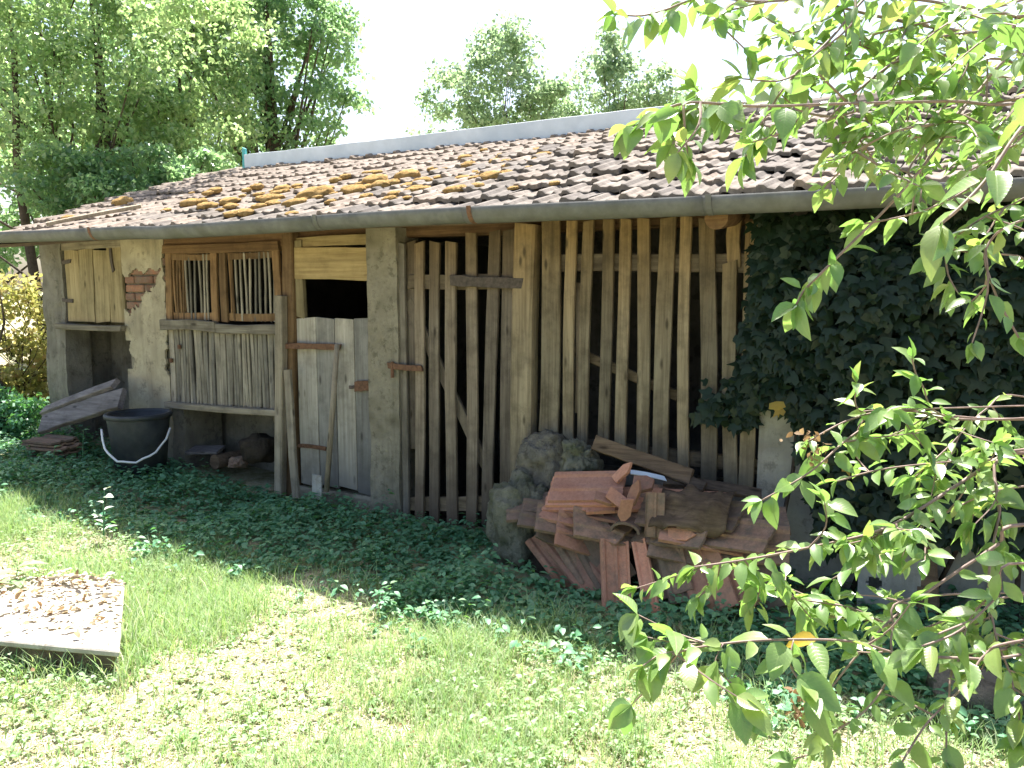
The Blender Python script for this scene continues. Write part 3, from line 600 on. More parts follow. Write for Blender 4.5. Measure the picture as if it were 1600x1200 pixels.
# a loose bright board on the left verge and lifted tiles at the corner
obj('loose_batten', [plank(roofpt(-3.35, 0.10, 0.09), roofpt(-2.75, 0.62, 0.10), 0.07, 0.03, face=SN)], M['palewood'], roof)
# gutter in lengths, with rusty brackets
gx = [XRL-0.05, -2.55, -0.2, 0.98, 2.38, 4.2, XR+0.1]
for i in range(6):
    n_ = 9; V, Fq = [], []; ns = 9
    for q in range(ns+1):
        x = gx[i]+(gx[i+1]+0.02-gx[i])*q/ns; zc = 2.105+0.008*math.sin(x*1.3+1)+(0.012 if x < -2 else 0)-0.004*(x-0.5)
        for j in range(n_):
            a = math.pi+math.pi*j/(n_-1); V.append((x, EY-0.045+0.066*math.cos(a)*(1+0.02*(i % 2)), zc+0.085*math.sin(a)*(1+0.02*(i % 2))))
    for q in range(ns):
        for j in range(n_-1): a = q*n_+j; Fq.append((a, a+1, a+n_+1, a+n_))
    g = obj('gutter', [(np.array(V), Fq)], M['gutter'], shed, smooth=True); sm = g.modifiers.new('thick', 'SOLIDIFY'); sm.thickness = 0.006; sm.offset = 1
    x = gx[i]+0.05; V, Fq = [], []
    zc = 2.105+0.008*math.sin(x*1.3+1)+(0.012 if x < -2 else 0)-0.004*(x-0.5)
    for xx in (x-0.015, x+0.015):
        for j in range(n_): a = math.pi+math.pi*j/(n_-1); V.append((xx, EY-0.045+0.077*math.cos(a), zc+0.004+0.097*math.sin(a)))
    for j in range(n_-1): Fq.append((j, j+1, j+n_+1, j+n_))
    o = obj('bracket', [(np.array(V), Fq)], M['rust' if i in (1, 3) else 'gutter'], g); sm = o.modifiers.new('thick', 'SOLIDIFY'); sm.thickness = 0.004

# ------------------------------------------------------------------ leaf templates and scattering
def leaf_tpl(w=0.5, tip=0.0, fold=0.18, droop=0.25, n=4, base=0.1):
    """leaf of length 1 along +Y, folded on its midrib, drooping at the tip; quads"""
    V, Fq = [], []
    for i in range(n+1):
        t = i/n; hw = w*0.5*(math.sin(math.pi*min(1, max(0.0, t**0.8)))**0.8 if 0 < t < 1 else 0.0)
        if i == 0: hw = 0.02
        if i == n: hw = 0.008
        z = -droop*t*t
        V += [(-hw, t, z+hw*fold*2), (0, t, z), (hw, t, z+hw*fold*2)]
    for i in range(n): a = i*3; Fq += [(a, a+1, a+4, a+3), (a+1, a+2, a+5, a+4)]
    return np.array(V), np.array(Fq)
def frames(dirs, norms):
    y = dirs/np.linalg.norm(dirs, axis=1, keepdims=True); n = norms-(norms*y).sum(1, keepdims=True)*y
    n = n/(np.linalg.norm(n, axis=1, keepdims=True)+1e-9); x = np.cross(y, n); return np.stack([x, y, n], -1)       # columns
def scatter(tpl, pos, dirs, norms, scale):
    V, Fq = tpl; Rm = frames(dirs, norms); k = len(pos); nv = len(V)
    W_ = np.einsum('kij,vj->kvi', Rm, V)*np.asarray(scale).reshape(-1, 1, 1)+pos[:, None, :]
    Fa = (Fq[None]+(np.arange(k)*nv)[:, None, None]).reshape(-1, Fq.shape[1])
    return W_.reshape(-1, 3), Fa, nv
def leaves_obj(name, tpl, pos, dirs, norms, scale, mat, parent=None, seed=0, **tags):
    rs = np.random.RandomState(seed); V, Fa, nv = scatter(tpl, pos, dirs, norms, scale)
    return obj(name, [(V, Fa)], mat, parent, var=np.repeat(rs.rand(len(pos)), nv), **tags)
QUAD = (np.array([(-0.32, 0, 0.05), (0.32, 0.02, 0.06), (0.42, 0.5, -0.02), (0, 1.0, -0.15), (-0.42, 0.5, -0.02)]), np.array([(0, 1, 2, 4), (4, 2, 3, 3)]))
QUAD = (np.array([(0, 0, 0.0), (0.38, 0.45, 0.08), (0, 1.0, -0.12), (-0.38, 0.45, 0.08)]), np.array([(0, 1, 2, 3)]))
LEAF = leaf_tpl(0.50); LEAF3 = leaf_tpl(0.62, n=3, fold=0.12, droop=0.3)

def tree(name, base, height, crowns, n, leaf, mat, label, group=None, trunk_r=0.12, seed=1, lean=(0, 0), clump=0.42, stems=1, cat='tree'):
    """trunk with limbs reaching into every clump; crown made of leaf clumps spread through ellipsoids, with gaps between them"""
    rs = np.random.RandomState(seed); base = np.array([base[0], base[1], float(gz(base[0], base[1]))-0.05])
    t = empty(name, base, label, cat, group)
    cl = []
    tot = sum(c[1][0]*c[1][1]*c[1][2] for c in crowns)
    for c, r in crowns:
        k = max(6, int(round(len(crowns)*0+tot**0*(r[0]*r[1]*r[2])**0.6*9/clump**1.2)))
        q = rs.normal(size=(k, 3)); q /= np.linalg.norm(q, axis=1, keepdims=True); q *= (rs.rand(k, 1)**0.45)
        cl.append(np.array(c)+q*np.array(r))
    cl = np.concatenate(cl); top = cl.mean(0)
    parts = []
    for s_ in range(stems):
        off = np.array([rs.uniform(-.5, .5), rs.uniform(-.4, .4), 0])*(stems > 1)
        tp = np.array([top[0]*0.6+base[0]*0.4+lean[0], top[1]*0.6+base[1]*0.4+lean[1], base[2]+height*rs.uniform(0.75, 0.9)])+off*1.6
        pts = [base+off]+[base+off+(tp-base-off)*u+np.array([rs.uniform(-.12, .12), rs.uniform(-.12, .12), 0]) for u in (0.25, 0.5, 0.75)]+[tp]
        parts.append(tube(pts, [trunk_r*1.2, trunk_r, trunk_r*0.8, trunk_r*0.55, trunk_r*0.2], 8))
    obj('trunk', parts, M['bark'], t, smooth=True)
    br = []
    for i in rs.choice(len(cl), min(len(cl), 46), replace=False):
        e = cl[i]; u = np.clip((e[2]-base[2])/height*rs.uniform(0.45, 0.8), 0.12, 0.85); s = base+(np.array([top[0]*0.6+base[0]*0.4, top[1]*0.6+base[1]*0.4, base[2]+height*0.82])-base)*u
        
        if np.linalg.norm(e-s) > max(2.3, 0.42*height) and len(br) > 3: continue
        mid = (s+e)/2+np.array([0, 0, -0.12])+rs.normal(size=3)*0.1; br.append(tube([s, mid, e], [trunk_r*0.34, trunk_r*0.2, 0.008], 5, False))
    obj('limbs', br, M['bark'], t, smooth=True)
    ci = rs.randint(len(cl), size=n); szs = rs.uniform(0.6, 1.25, len(cl))
    q = rs.normal(size=(n, 3)); q /= np.linalg.norm(q, axis=1, keepdims=True); q *= rs.rand(n, 1)**0.5*clump*szs[ci][:, None]; q[:, 2] *= 0.62
    pos = cl[ci]+q
    dirs = rs.normal(size=(n, 3))+q*1.2; dirs[:, 2] -= 0.45; norms = rs.normal(size=(n, 3))*0.75; norms[:, 2] += 0.9
    leaves_obj('crown', QUAD, pos, dirs, norms, leaf*rs.uniform(0.6, 1.3, n), mat, t, seed+5, kind='stuff')
    return t
GT = 'trees behind the shed'
def at(px, d): p = CAM+_fw*d+RT*((px-800)/FPX*d); return np.array([p[0], p[1]])
def zat(py, d): return 1.6+(460-py)/FPX*d
def crowns_px(lst): return [((*at(px, d), zat(py, d)), (rx, ry, rz)) for px, py, d, rx, ry, rz in lst]
tree('hazel_tree', at(110, 11.5), 7.0, crowns_px([(60, 40, 11.5, 1.7, 1.4, 1.8), (200, 90, 11.2, 1.5, 1.3, 1.6), (110, 210, 11, 1.5, 1.2, 1.2), (-90, 120, 12, 1.6, 1.4, 2.2), (230, -60, 12, 1.6, 1.4, 1.3), (310, 40, 9.6, 0.8, 0.8, 0.55)]), 38000, 0.070, M['tree_leaf'], 'dense multi-stemmed tree crowding over the left end of the shed roof', GT, 0.07, 11, stems=4, clump=0.40)
tree('oak_tree', at(455, 14.5), 8.5, crowns_px([(430, 20, 14.5, 1.5, 1.6, 1.5), (505, 120, 14.5, 0.85, 1.2, 0.95), (415, 150, 14.3, 1.15, 1.2, 1.0), (380, -60, 15, 1.6, 1.6, 1.3), (460, 215, 14.6, 1.1, 1.0, 0.42), (400, 240, 14.2, 0.9, 0.8, 0.4), (545, 175, 14.5, 0.45, 0.5, 0.35), (520, 60, 14.5, 0.55, 0.6, 0.6), (330, 60, 15, 1.3, 1.4, 1.8), (480, 20, 14.5, 0.9, 1.0, 0.6)]), 24000, 0.090, M['tree_leaf_deep'], 'deep green tree whose crown ends against the white sky behind the ridge sheet', GT, 0.15, 12, clump=0.36)
tree('thicket_tree', at(290, 12.6), 6.2, crowns_px([(300, 130, 12.6, 1.1, 1.1, 1.5), (290, 240, 11.8, 1.0, 0.8, 0.7), (340, 40, 13, 1.1, 1.1, 1.2)]), 19000, 0.070, M['tree_leaf'], 'light green tree between the thicket and the deep green tree', GT, 0.08, 13, stems=2, clump=0.36)
tree('thicket_tree', at(-60, 15.5), 8, crowns_px([(-60, 120, 15.5, 2.4, 1.6, 3.0), (110, 130, 16.5, 2.4, 1.6, 2.8), (70, 320, 14, 1.8, 1.4, 1.3)]), 17000, 0.12, M['tree_leaf_deep'], 'shady tree farthest left behind the dense thicket', GT, 0.14, 14, stems=2)
tree('thicket_tree', at(310, 18.5), 9, crowns_px([(310, 90, 18.5, 2.4, 1.6, 3.0), (250, 250, 18, 2.6, 1.4, 1.2)]), 10000, 0.14, M['tree_leaf_deep'], 'tall shady tree filling the gap far behind the thicket', GT, 0.16, 15)
tree('elder_shrub', at(255, 10.4), 3.2, crowns_px([(215, 290, 10.4, 0.75, 0.6, 0.42), (290, 280, 10.6, 0.6, 0.5, 0.36), (130, 300, 10.3, 0.7, 0.6, 0.5)]), 12000, 0.065, M['tree_leaf_deep'], 'dark low shrub leaning onto the left verge of the roof', None, 0.05, 16, stems=3, clump=0.3, cat='shrub')
tree('ash_tree', at(785, 21), 7.6, crowns_px([(785, 140, 21, 1.4, 1.3, 1.15), (715, 165, 21, 1.1, 0.9, 0.85), (860, 170, 21, 1.2, 0.9, 0.75), (770, 205, 21, 2.2, 1.0, 0.55), (790, 85, 21, 0.8, 0.8, 0.6)]), 9500, 0.12, M['tree_leaf_glare'], 'glare-paled airy tree above the middle of the ridge, wider of the two', 'airy trees beyond the ridge', 0.05, 17, clump=0.46)
tree('ash_tree', at(945, 22), 7.8, crowns_px([(935, 105, 22, 0.85, 0.8, 0.9), (960, 160, 22, 1.5, 1.0, 0.9), (1030, 175, 22, 1.2, 0.8, 0.7), (890, 200, 22, 1.2, 0.8, 0.5)]), 7500, 0.12, M['tree_leaf_glare'], 'slimmer glare-paled airy tree above the right end of the ridge sheet', 'airy trees beyond the ridge', 0.045, 18, clump=0.46)
tree('hedge_shrub', (-5.15, 0.35), 1.9, [((-5.2, 0.3, 1.25), (0.62, 0.5, 0.65)), ((-5.5, 0.6, 0.75), (0.7, 0.6, 0.6))], 6200, 0.06, M['bush_leaf'], 'shrub coloured sunlit yellow green beside the left end wall', None, 0.02, 19, stems=4, clump=0.26, cat='shrub')
tree('bramble_shrub', (-4.75, -0.25), 0.9, [((-4.8, -0.2, 0.55), (0.5, 0.35, 0.36)), ((-4.3, -0.15, 0.5), (0.3, 0.12, 0.25))], 3600, 0.05, M['weed'], 'low bramble with dark leaves at the left corner of the wall', None, 0.012, 20, stems=4, clump=0.2, cat='shrub')

# ------------------------------------------------------------------ ivy over the right part of the front
rs = np.random.RandomState(31)
ivy = empty('ivy', (3.9, -0.1, 0.0), 'thick dark ivy smothering the shed wall right of the slats', 'ivy')
n = 21000; X = rs.uniform(2.58, XR, n); Z = rs.uniform(0.1, 2.05, n)
ed = vnoise(np.stack([X, X*0+9, Z], -1), 3.0)*0.22
low = 0.90+ed*0.6-0.55*np.clip((X-2.80)/0.25, 0, 1)
keep = (Z > low); X, Z = X[keep], Z[keep]
bulge = 0.10+0.26*np.clip((X-2.55)/0.6, 0, 1)*np.clip((2.1-Z)/0.5, 0.15, 1)*(0.75+0.5*vnoise(np.stack([X, X*0, Z], -1), 2.2))
Yp = -0.05-bulge*rs.rand(len(X))**0.5
cx = [(P(*q, -0.06)) for q in ((1150, 625), (1120, 630), (1105, 640), (1135, 640), (1160, 600), (1165, 650), (1170, 560), (1150, 610), (1175, 520), (1180, 470))]
extra = np.concatenate([np.array(c)+rs.normal(size=(26, 3))*[0.035, 0.02, 0.04] for c in cx])
pos = np.concatenate([np.stack([X, Yp, Z], -1), extra]); n = len(pos)
dirs = np.stack([rs.normal(size=n)*0.7, -0.35+rs.normal(size=n)*0.3, -0.8+rs.normal(size=n)*0.5], -1); norms = np.stack([rs.normal(size=n)*0.45, -1+rs.normal(size=n)*0.3, 0.55+rs.normal(size=n)*0.4], -1)
IVY = (np.array([(0, 0, 0), (-0.42, 0.08, 0.03), (-0.5, 0.42, -0.03), (-0.2, 0.5, 0.03), (0, 1.0, -0.12), (0.2, 0.5, 0.03), (0.5, 0.42, -0.03), (0.42, 0.08, 0.03), (0, 0.4, 0.06)]), np.array([(0, 8, 2, 1), (8, 4, 3, 2), (8, 6, 5, 4), (0, 7, 6, 8)]))
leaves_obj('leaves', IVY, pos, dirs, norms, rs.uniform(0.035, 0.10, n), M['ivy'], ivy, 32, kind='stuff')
for k in range(9):
    x0 = 2.75+k*0.4+U(-.1, .1); pts = [(x0, -0.09, 0.0)]
    for q in range(6): pts.append((x0+0.12*math.sin(q*1.3+k)+U(-.05, .05), -0.085, 0.33*(q+1)))
    obj('stem', [tube(pts, [0.014, 0.012, 0.011, 0.01, 0.008, 0.006, 0.004], 6)], M['bark'], ivy, smooth=True)
yl = P(1213, 627, -0.30); yn = 3
leaves_obj('yellowed_leaves', IVY, np.array([yl, yl+[0.03, 0, -0.03], yl+[0.35, 0, -0.3]]), np.array([(0.2, -0.2, -1), (-.5, -.3, -.6), (.3, -.2, -.9)]), np.array([(0, -1, 0.4)]*3), np.array([0.085, 0.07, 0.06]), M['yellow_leaf'], ivy, 33, label='yellowed leaves among the dark ivy')

# ------------------------------------------------------------------ things along the wall
# tub
tb = np.array(P(219, 700, -0.34)); tb[2] = float(gz(tb[0], tb[1]))
tub = empty('bucket', tb, 'large black tub with white wire handle standing by the plastered pillar', 'bucket')
hT = P(219, 646, -0.34)[2]-tb[2]; rT = 0.24
obj('body', [lathe([(0.0, 0.012), (0.175, 0.012), (rT-0.014, hT-0.008), (rT-0.006, hT-0.006), (rT-0.004, hT-0.05), (0.188, 0.0), (0.0, 0.0)], tb, 40)], M['tub'], tub, smooth=True)
obj('rim', [lathe([(rT-0.016, hT-0.012), (rT-0.012, hT+0.006), (rT+0.012, hT+0.008), (rT+0.02, hT-0.006), (rT+0.016, hT-0.03), (rT, hT-0.032)], tb, 40)], M['tub'], tub, smooth=True)
hp = []
for i in range(15):
    u = i/14; a = R(310-70+u*140)
    hp.append(tb+np.array([math.cos(a)*(rT+0.035), math.sin(a)*(rT+0.035)-0.02*math.sin(u*math.pi), hT-0.11-0.24*math.sin(u*math.pi)**0.7+0.008*math.sin(i*2.2)]))
obj('handle', [tube(hp, 0.009, 6)], M['white_wire'], tub, smooth=True)
# old boards propped against the pillar foot
def top_plank(name, a_, b_, w, t, face, mat, label, cat='board', **k): return obj(name, [plank(a_, b_, w, t, face, **k)], M[mat], None, label=label, cat=cat)
top_plank('leaning_board', P(66, 664, -0.40), P(192, 622, -0.30), 0.19, 0.05, (0.1, -0.8, 0.6), 'oldboard', 'wide grey board sloping up to the pillar beside the black tub', seg=8)
top_plank('leaning_board', P(70, 642, -0.25), P(180, 600, -0.16), 0.10, 0.045, (0.1, -0.6, 0.8), 'oldboard', 'narrow board lying along the upper edge of the wide sloping grey board', seg=8)
# low stack of flat tiles under the boards
FT = [(-0.5, 0.0), (-0.45, 0.014), (-0.36, 0.012), (-0.3, 0.0), (0.0, 0.0), (0.05, 0.010), (0.13, 0.010), (0.18, 0.0), (0.5, 0.002)]
tm = {k: mesh_from('clay_tile', *tile_mesh(0.235, 0.42, 0.016, FT, 0.003), M[k]) for k in ('clay_new', 'clay_old', 'clay_dark')}
hm = {k: mesh_from('broken_clay_tile', *tile_mesh(0.19, 0.24, 0.016, FT[3:], 0.002), M[k]) for k in ('clay_new', 'clay_old', 'clay_dark')}
def put_tile(c, ydir, zdir, kind='clay_dark', half=False, name='roof_tile_on_ground', label=None, group=None):
    """c = middle of the tile, ydir = along its length, zdir = its face"""
    y = unit(ydir); z = np.asarray(zdir, float); z = unit(z-y*(z@y)); x = np.cross(y, z)
    me = (hm if half else tm)[kind]; c = np.asarray(c, float)-y*(0.12 if half else 0.21)
    o = bpy.data.objects.new(name, me); col.objects.link(o)
    o.matrix_basis = Matrix(((x[0], y[0], z[0], c[0]), (x[1], y[1], z[1], c[1]), (x[2], y[2], z[2], c[2]), (0, 0, 0, 1)))
    return tag(o, label, 'roof tile', group)
s0 = np.array(P(85, 715, -0.5)); s0[2] = float(gz(s0[0], s0[1]))
for k in range(7):
    put_tile(s0+[U(-.03, .03), U(-.03, .03), 0.02+0.026*k], (1, U(-.12, .12), 0.03), (U(-.03, .03), -0.05, 1), 'clay_dark', False, 'stacked_clay_tile', 'dark clay tile in the low stack under the sloping boards left of the tub', 'tiles stacked under the sloping boards')
# clutter in the alcove below the hutch
al = P(325, 705, 0.12); g0 = float(gz(al[0], 0.1))
obj('log_slice', [tube([P(335, 722, 0.02), P(335, 722, 0.02)+[0.02, 0.3, 0]], 0.062, 14)], M['brownboard'], None, label='round log end lying in the alcove below the hutch', cat='log')
obj('short_board', [plank(P(298, 702, 0.02), P(345, 703, 0.1), 0.16, 0.022, (0, -.2, 1))], M['oldboard'], None, label='short board resting on the log end under the hutch', cat='board')
V, Fq = blob(P(404, 700, 0.1), (0.15, 0.12, 0.12), 4, 0.3, 3, 2.0); obj('clod', [(V, Fq)], M['earth'], None, smooth=True, label='dark lump at the right end of the alcove under the hutch', cat='lump')
V, Fq = blob(P(372, 722, 0.06), (0.08, 0.07, 0.05), 5, 0.3, 3, 2.0); obj('brick_lump', [(V, Fq)], M['clay_dark'], None, label='brown broken brick beside the log end under the hutch', cat='brick')
# tools and stakes at the door
top_plank('leaning_stake', P(466, 778, -0.16), P(447, 578, -0.13), 0.065, 0.028, (0, -1, 0), 'palewood', 'pale flat stake leaning on the door post with its foot in the weeds', 'stake', bow=0.012)
tool = empty('garden_hoe', P(512, 770, -0.14), 'long-handled hoe leaning upright against the whitewashed plank door', 'hoe')
obj('handle', [tube([P(510, 768, -0.14), P(519, 650, -0.09), P(527, 538, -0.05)], [0.020, 0.021, 0.019], 10)], M['palewood'], tool, smooth=True)
obj('blade', [plank(P(495, 742, -0.16), P(495, 780, -0.16), 0.09, 0.012)], M['slab'], tool)
# footing lump of the wide board and the mossy stone beside the pile
V, Fq = blob(P(852, 742, -0.16), (0.20, 0.16, 0.25), 8, 0.22, 5, 2.0); obj('boulder', [(V, Fq)], M['rock'], None, smooth=True, base=True, label='rounded pale grey boulder against the foot of the slatted panel', cat='boulder')
V, Fq = blob(P(905, 722, -0.2), (0.12, 0.12, 0.13), 18, 0.35, 5, 2.2); obj('boulder', [(V, Fq)], M['mossrock'], None, smooth=True, label='small crumbling dark lump right of the rounded pale boulder', cat='boulder')
V, Fq = blob(P(815, 822, -0.40), (0.175, 0.17, 0.30), 9, 0.32, 5, 1.8); obj('boulder', [(V, Fq)], M['mossrock'], None, smooth=True, base=True, label='rough mossy stone at the left end of the tile heap', cat='boulder')

# ------------------------------------------------------------------ heap of clay tiles
rs = np.random.RandomState(44)
n_ = 40; ga = np.linspace(1.35, 2.75, n_); gb = np.linspace(-0.56, -0.02, 22); V = []
for x in ga:
    for y in gb:
        u = (x-1.35)/1.40; w = (y+0.56)/0.54; h = (0.46*min(1, max(0, w*2.6))**0.7)*math.sin(math.pi*min(1, max(0, 0.12+u*0.83)))**0.55
        V.append((x, y, max(-0.02, h+0.05*float(vnoise(np.array([x, y, 0.3]), 5)))))
Fq = [(i*22+j, (i+1)*22+j, (i+1)*22+j+1, i*22+j+1) for i in range(n_-1) for j in range(21)]
obj('rubble_mound', [(np.array(V), Fq)], M['earth'], None, label='dark mound of earth and crumbs beneath the clay tiles', cat='rubble')
GP = 'weathered tiles heaped in front of the slats'
LP = 'weathered dirty clay tile in the heap before the slatted panel'
def heap(px, py, Y, yaw, tilt, roll, kind): put_tile(P(px, py, Y), (1, yaw, roll), (rs.uniform(-.1, .1), -tilt, 1), kind, False, 'heaped_clay_tile', ('grimy clay tile layered at the left end of the heap under the bright orange stack' if px < 950 else 'dull clay tile in the crest of the heap near the little upright tile' if px < 1045 else 'lichen-dark clay tile under or below the crumpled sheet' if px < 1150 else 'weathered clay tile at the right end of the heap behind the plum leaves'), GP)
for (px, py, Y, yaw, tilt, roll, kd) in ((848, 792, -.50, .5, .3, .10, 'd'), (880, 788, -.46, .1, .25, .02, 'd'), (870, 806, -.54, .35, .45, -.08, 'd'), (905, 803, -.54, .2, .3, -.12, 'o'), (896, 816, -.58, .5, .5, -.2, 'd'), (930, 812, -.55, -.2, .4, -.15, 'd'), (942, 795, -.48, .1, .2, -.06, 'o'), (955, 825, -.58, .6, .5, -.25, 'd'), (930, 776, -.38, -.2, .2, .08, 'd'), (975, 780, -.44, .4, .3, .1, 'o'), (1060, 806, -.50, .1, .4, -.05, 'd'), (1095, 800, -.50, -.15, .45, .06, 'd'), (1080, 785, -.42, .3, .3, .0, 'o'), (1125, 812, -.52, .25, .4, -.1, 'd'), (1052, 826, -.58, -.3, .6, .15, 'd'), (1098, 830, -.58, .2, .5, -.1, 'o'), (1140, 832, -.58, -.2, .5, .08, 'd'), (1165, 812, -.42, .3, .3, .05, 'd'), (1000, 792, -.45, .1, .4, .15, 'd'), (1035, 778, -.38, -.2, .3, .0, 'd'), (925, 840, -.58, .7, .8, -.45, 'o'), (900, 836, -.56, .5, .9, -.55, 'd'), (1165, 850, -.56, .1, .7, .1, 'd'), (1080, 850, -.58, .2, .8, -.1, 'd')):
    heap(px, py, Y, yaw, tilt, roll, {'d': 'clay_dark', 'o': 'clay_old'}[kd])
# leaning tiles at the front of the heap
nm = {k: mesh_from('narrow_clay_tile', *tile_mesh(0.135, 0.39, 0.018, FT[:7], 0.003), M[k]) for k in ('clay_new', 'clay_old', 'clay_dark')}
sm_ = mesh_from('small_clay_tile', *tile_mesh(0.115, 0.23, 0.018, FT[2:], 0.003), M['clay_dark'])
def lean(px0, py0, px1, py1, Y0, Y1, kind, label, half=False, twist=0.0, name='leaning_clay_tile', mesh=None):
    a_, b_ = P(px0, py0, Y0), P(px1, py1, Y1); o = put_tile((a_+b_)/2, b_-a_, (twist, -1, 0.35), kind, half, name, label)
    if mesh is not None: o.data = mesh
lean(962, 956, 957, 838, -.86, -.66, 'clay_old', 'narrow red tile standing on end, left of the pair at the heap front', False, 0.75, mesh=nm['clay_old'])
lean(982, 957, 977, 842, -.84, -.62, 'clay_old', 'dull tile on end between two redder upright tiles at the heap front', False, 0.3, mesh=nm['clay_old'])
lean(1026, 953, 1003, 838, -.82, -.62, 'clay_new', 'pinkish red tile on end leaning left at the front of the heap', False, -.15, mesh=nm['clay_new'])
lean(1020, 838, 1022, 768, -.66, -.60, 'clay_dark', 'small grey brown tile standing upright above the leaning tiles', True, 0.1, mesh=sm_)
lean(940, 915, 868, 828, -.74, -.60, 'clay_old', 'orange brown tile sliding down the left flank of the heap', False, .3)
lean(905, 905, 853, 838, -.66, -.56, 'clay_old', 'darker tile half under the one sliding down the left flank', False, .5)
lean(958, 900, 915, 822, -.70, -.60, 'clay_dark', 'mossy tile beneath the hollow at the centre of the heap', False, .2)
lean(925, 885, 880, 815, -.68, -.58, 'clay_dark', 'grimy tile leaning just above the one sliding down the left flank', False, .4)
lean(1118, 950, 1080, 842, -.78, -.60, 'clay_old', 'red tile sloping at the right foot of the heap', False, -.2)
lean(1150, 940, 1115, 842, -.70, -.57, 'clay_old', 'brown red tile tucked right of the one at the right foot', False, -.1)
lean(1075, 915, 1050, 832, -.70, -.60, 'clay_dark', 'dark tile in shadow between the upright pink tile and the right foot', False, .1)
lean(1045, 900, 1030, 838, -.68, -.58, 'clay_dark', 'lichened tile directly behind the upright pinkish tile', False, -.3)
lean(1185, 930, 1160, 850, -.66, -.55, 'clay_dark', 'dim tile at the far right foot of the heap behind leaves', False, -.15)
# bright stack on top
oc = np.array(P(910, 760, -.50))
for k in range(3):
    put_tile(oc+[0.01*k, 0.012*k, -0.026*(2-k)], (1, 0.10+0.03*k, 0.10), (-0.10, -0.62, 1), 'clay_new', False, 'bright_clay_tile', ('bottom tile of the bright orange stack on top of the heap', 'middle tile of the bright orange stack on top of the heap', 'top tile of the bright orange stack on the heap')[k])
def shard(c, pts, t, nrm, ydir, kd, lab):
    """a broken piece: an irregular outline with thickness"""
    y = unit(ydir); z = np.asarray(nrm, float); z = unit(z-y*(z@y)); x = np.cross(y, z); k = len(pts)
    V = [np.asarray(c)+x*a+y*b+z*(t/2+0.008*math.sin(a*40)) for a, b in pts]+[np.asarray(c)+x*a+y*b-z*t/2 for a, b in pts]
    Fq = [tuple(range(k)), tuple(range(2*k-1, k-1, -1))]+[(i, i+k, (i+1) % k+k, (i+1) % k) for i in range(k)]
    obj('tile_shard', [(np.array(V), Fq)], M[kd], None, bevel=0.002, label=lab, cat='tile shard')
S1 = [(-.06, -.05), (.045, -.06), (.062, -.02), (.05, .05), (-.015, .062), (-.05, .02)]; S2 = [(-.032, -.07), (.035, -.06), (.04, .03), (.005, .08), (-.03, .03)]
shard(P(972, 737, -.44), S2, .018, (-.4, -1, .5), (.6, .1, .7), 'clay_new', 'pointed orange shard jutting up right of the bright stack')
shard(P(966, 779, -.60), S2, .018, (.2, -1, .6), (.8, .1, -.5), 'clay_new', 'curled orange tile shard below the bright stack')
shard(P(990, 770, -.58), S2, .018, (-.3, -1, .3), (.3, .1, .9), 'clay_old', 'small brown tile shard beside the little upright tile')
shard(P(978, 797, -.64), S2, .018, (.4, -1, .2), (-.2, .1, -1), 'clay_new', 'rusty orange shard hanging over the dark hollow of the heap')
shard(P(1064, 834, -.66), S2, .02, (0, -1, .6), (1, .1, .1), 'clay_old', 'small orange tile bit in the dark right half of the heap')
shard(P(948, 779, -.60), S2, .02, (0, -.6, .8), (1, .2, -.2), 'clay_old', 'splintered tile shard under the right end of the bright stack')
shard(P(1005, 755, -.50), S1, .02, (.2, -.6, .8), (1, .2, .2), 'clay_old', 'brown shard on the crest between stack and crumpled sheet')

# curved ridge tile mouth in the middle
V, Fq = [], []; c = P(976, 826, -.66)
for q, dy in enumerate((0.0, 0.3)):
    for j in range(9): a = math.pi*j/8; V.append((c[0]+0.085*math.cos(a), c[1]+dy, c[2]+0.055*math.sin(a)-0.02))
for j in range(8): Fq.append((j, j+9, j+10, j+1))
o = obj('half_round_tile', [(np.array(V), Fq)], M['clay_dark'], None, label='half-round ridge tile with its dark mouth in the middle of the heap', cat='roof tile'); sm = o.modifiers.new('thick', 'SOLIDIFY'); sm.thickness = 0.014
# boards on the heap
top_plank('loose_plank', P(930, 690, -.20), P(1080, 747, -.30), 0.085, 0.03, (0.1, -1, 0.45), 'brownboard', 'brown plank sloping down to the right over the back of the heap', seg=8)
top_plank('loose_plank', P(1010, 722, -.24), P(1100, 764, -.32), 0.06, 0.03, (0, -.7, .7), 'darkboard', 'short dark batten under the sloping brown plank')
top_plank('loose_plank', P(1040, 752, -.3), P(1190, 772, -.22), 0.07, 0.03, (0, -.5, .8), 'darkboard', 'long dark batten lying flat along the back right of the heap')
top_plank('metal_strip', P(985, 738, -.36), P(1040, 748, -.32), 0.03, 0.006, (0, -.6, .8), 'metal', 'small pale metal strip behind the bright orange tiles', 'strip')
# folded brown sheet on the right half of the heap
V, Fq = [], []; a0, a1 = P(1035, 768, -.46), P(1150, 772, -.44); nn, mm = 22, 10
for i in range(nn+1):
    for j in range(mm+1):
        u, w = i/nn, j/mm; p = a0+(a1-a0)*u+np.array([0, -0.22*w, 0.02-0.17*w*w])
        q = float(vnoise(np.array([u*5, w*3, 2.2]), 1))*0.035+float(vnoise(np.array([u*11, w*6, 5.2]), 1))*0.015; V.append(p+np.array([0, -q*0.5, q]))
for i in range(nn):
    for j in range(mm): a = i*(mm+1)+j; Fq.append((a, a+1, a+mm+2, a+mm+1))
o = obj('crumpled_sheet', [(np.array(V), Fq)], M['brownboard'], None, smooth=True, label='crumpled brown sheet draped over the right half of the heap', cat='sheet'); sm = o.modifiers.new('thick', 'SOLIDIFY'); sm.thickness = 0.008
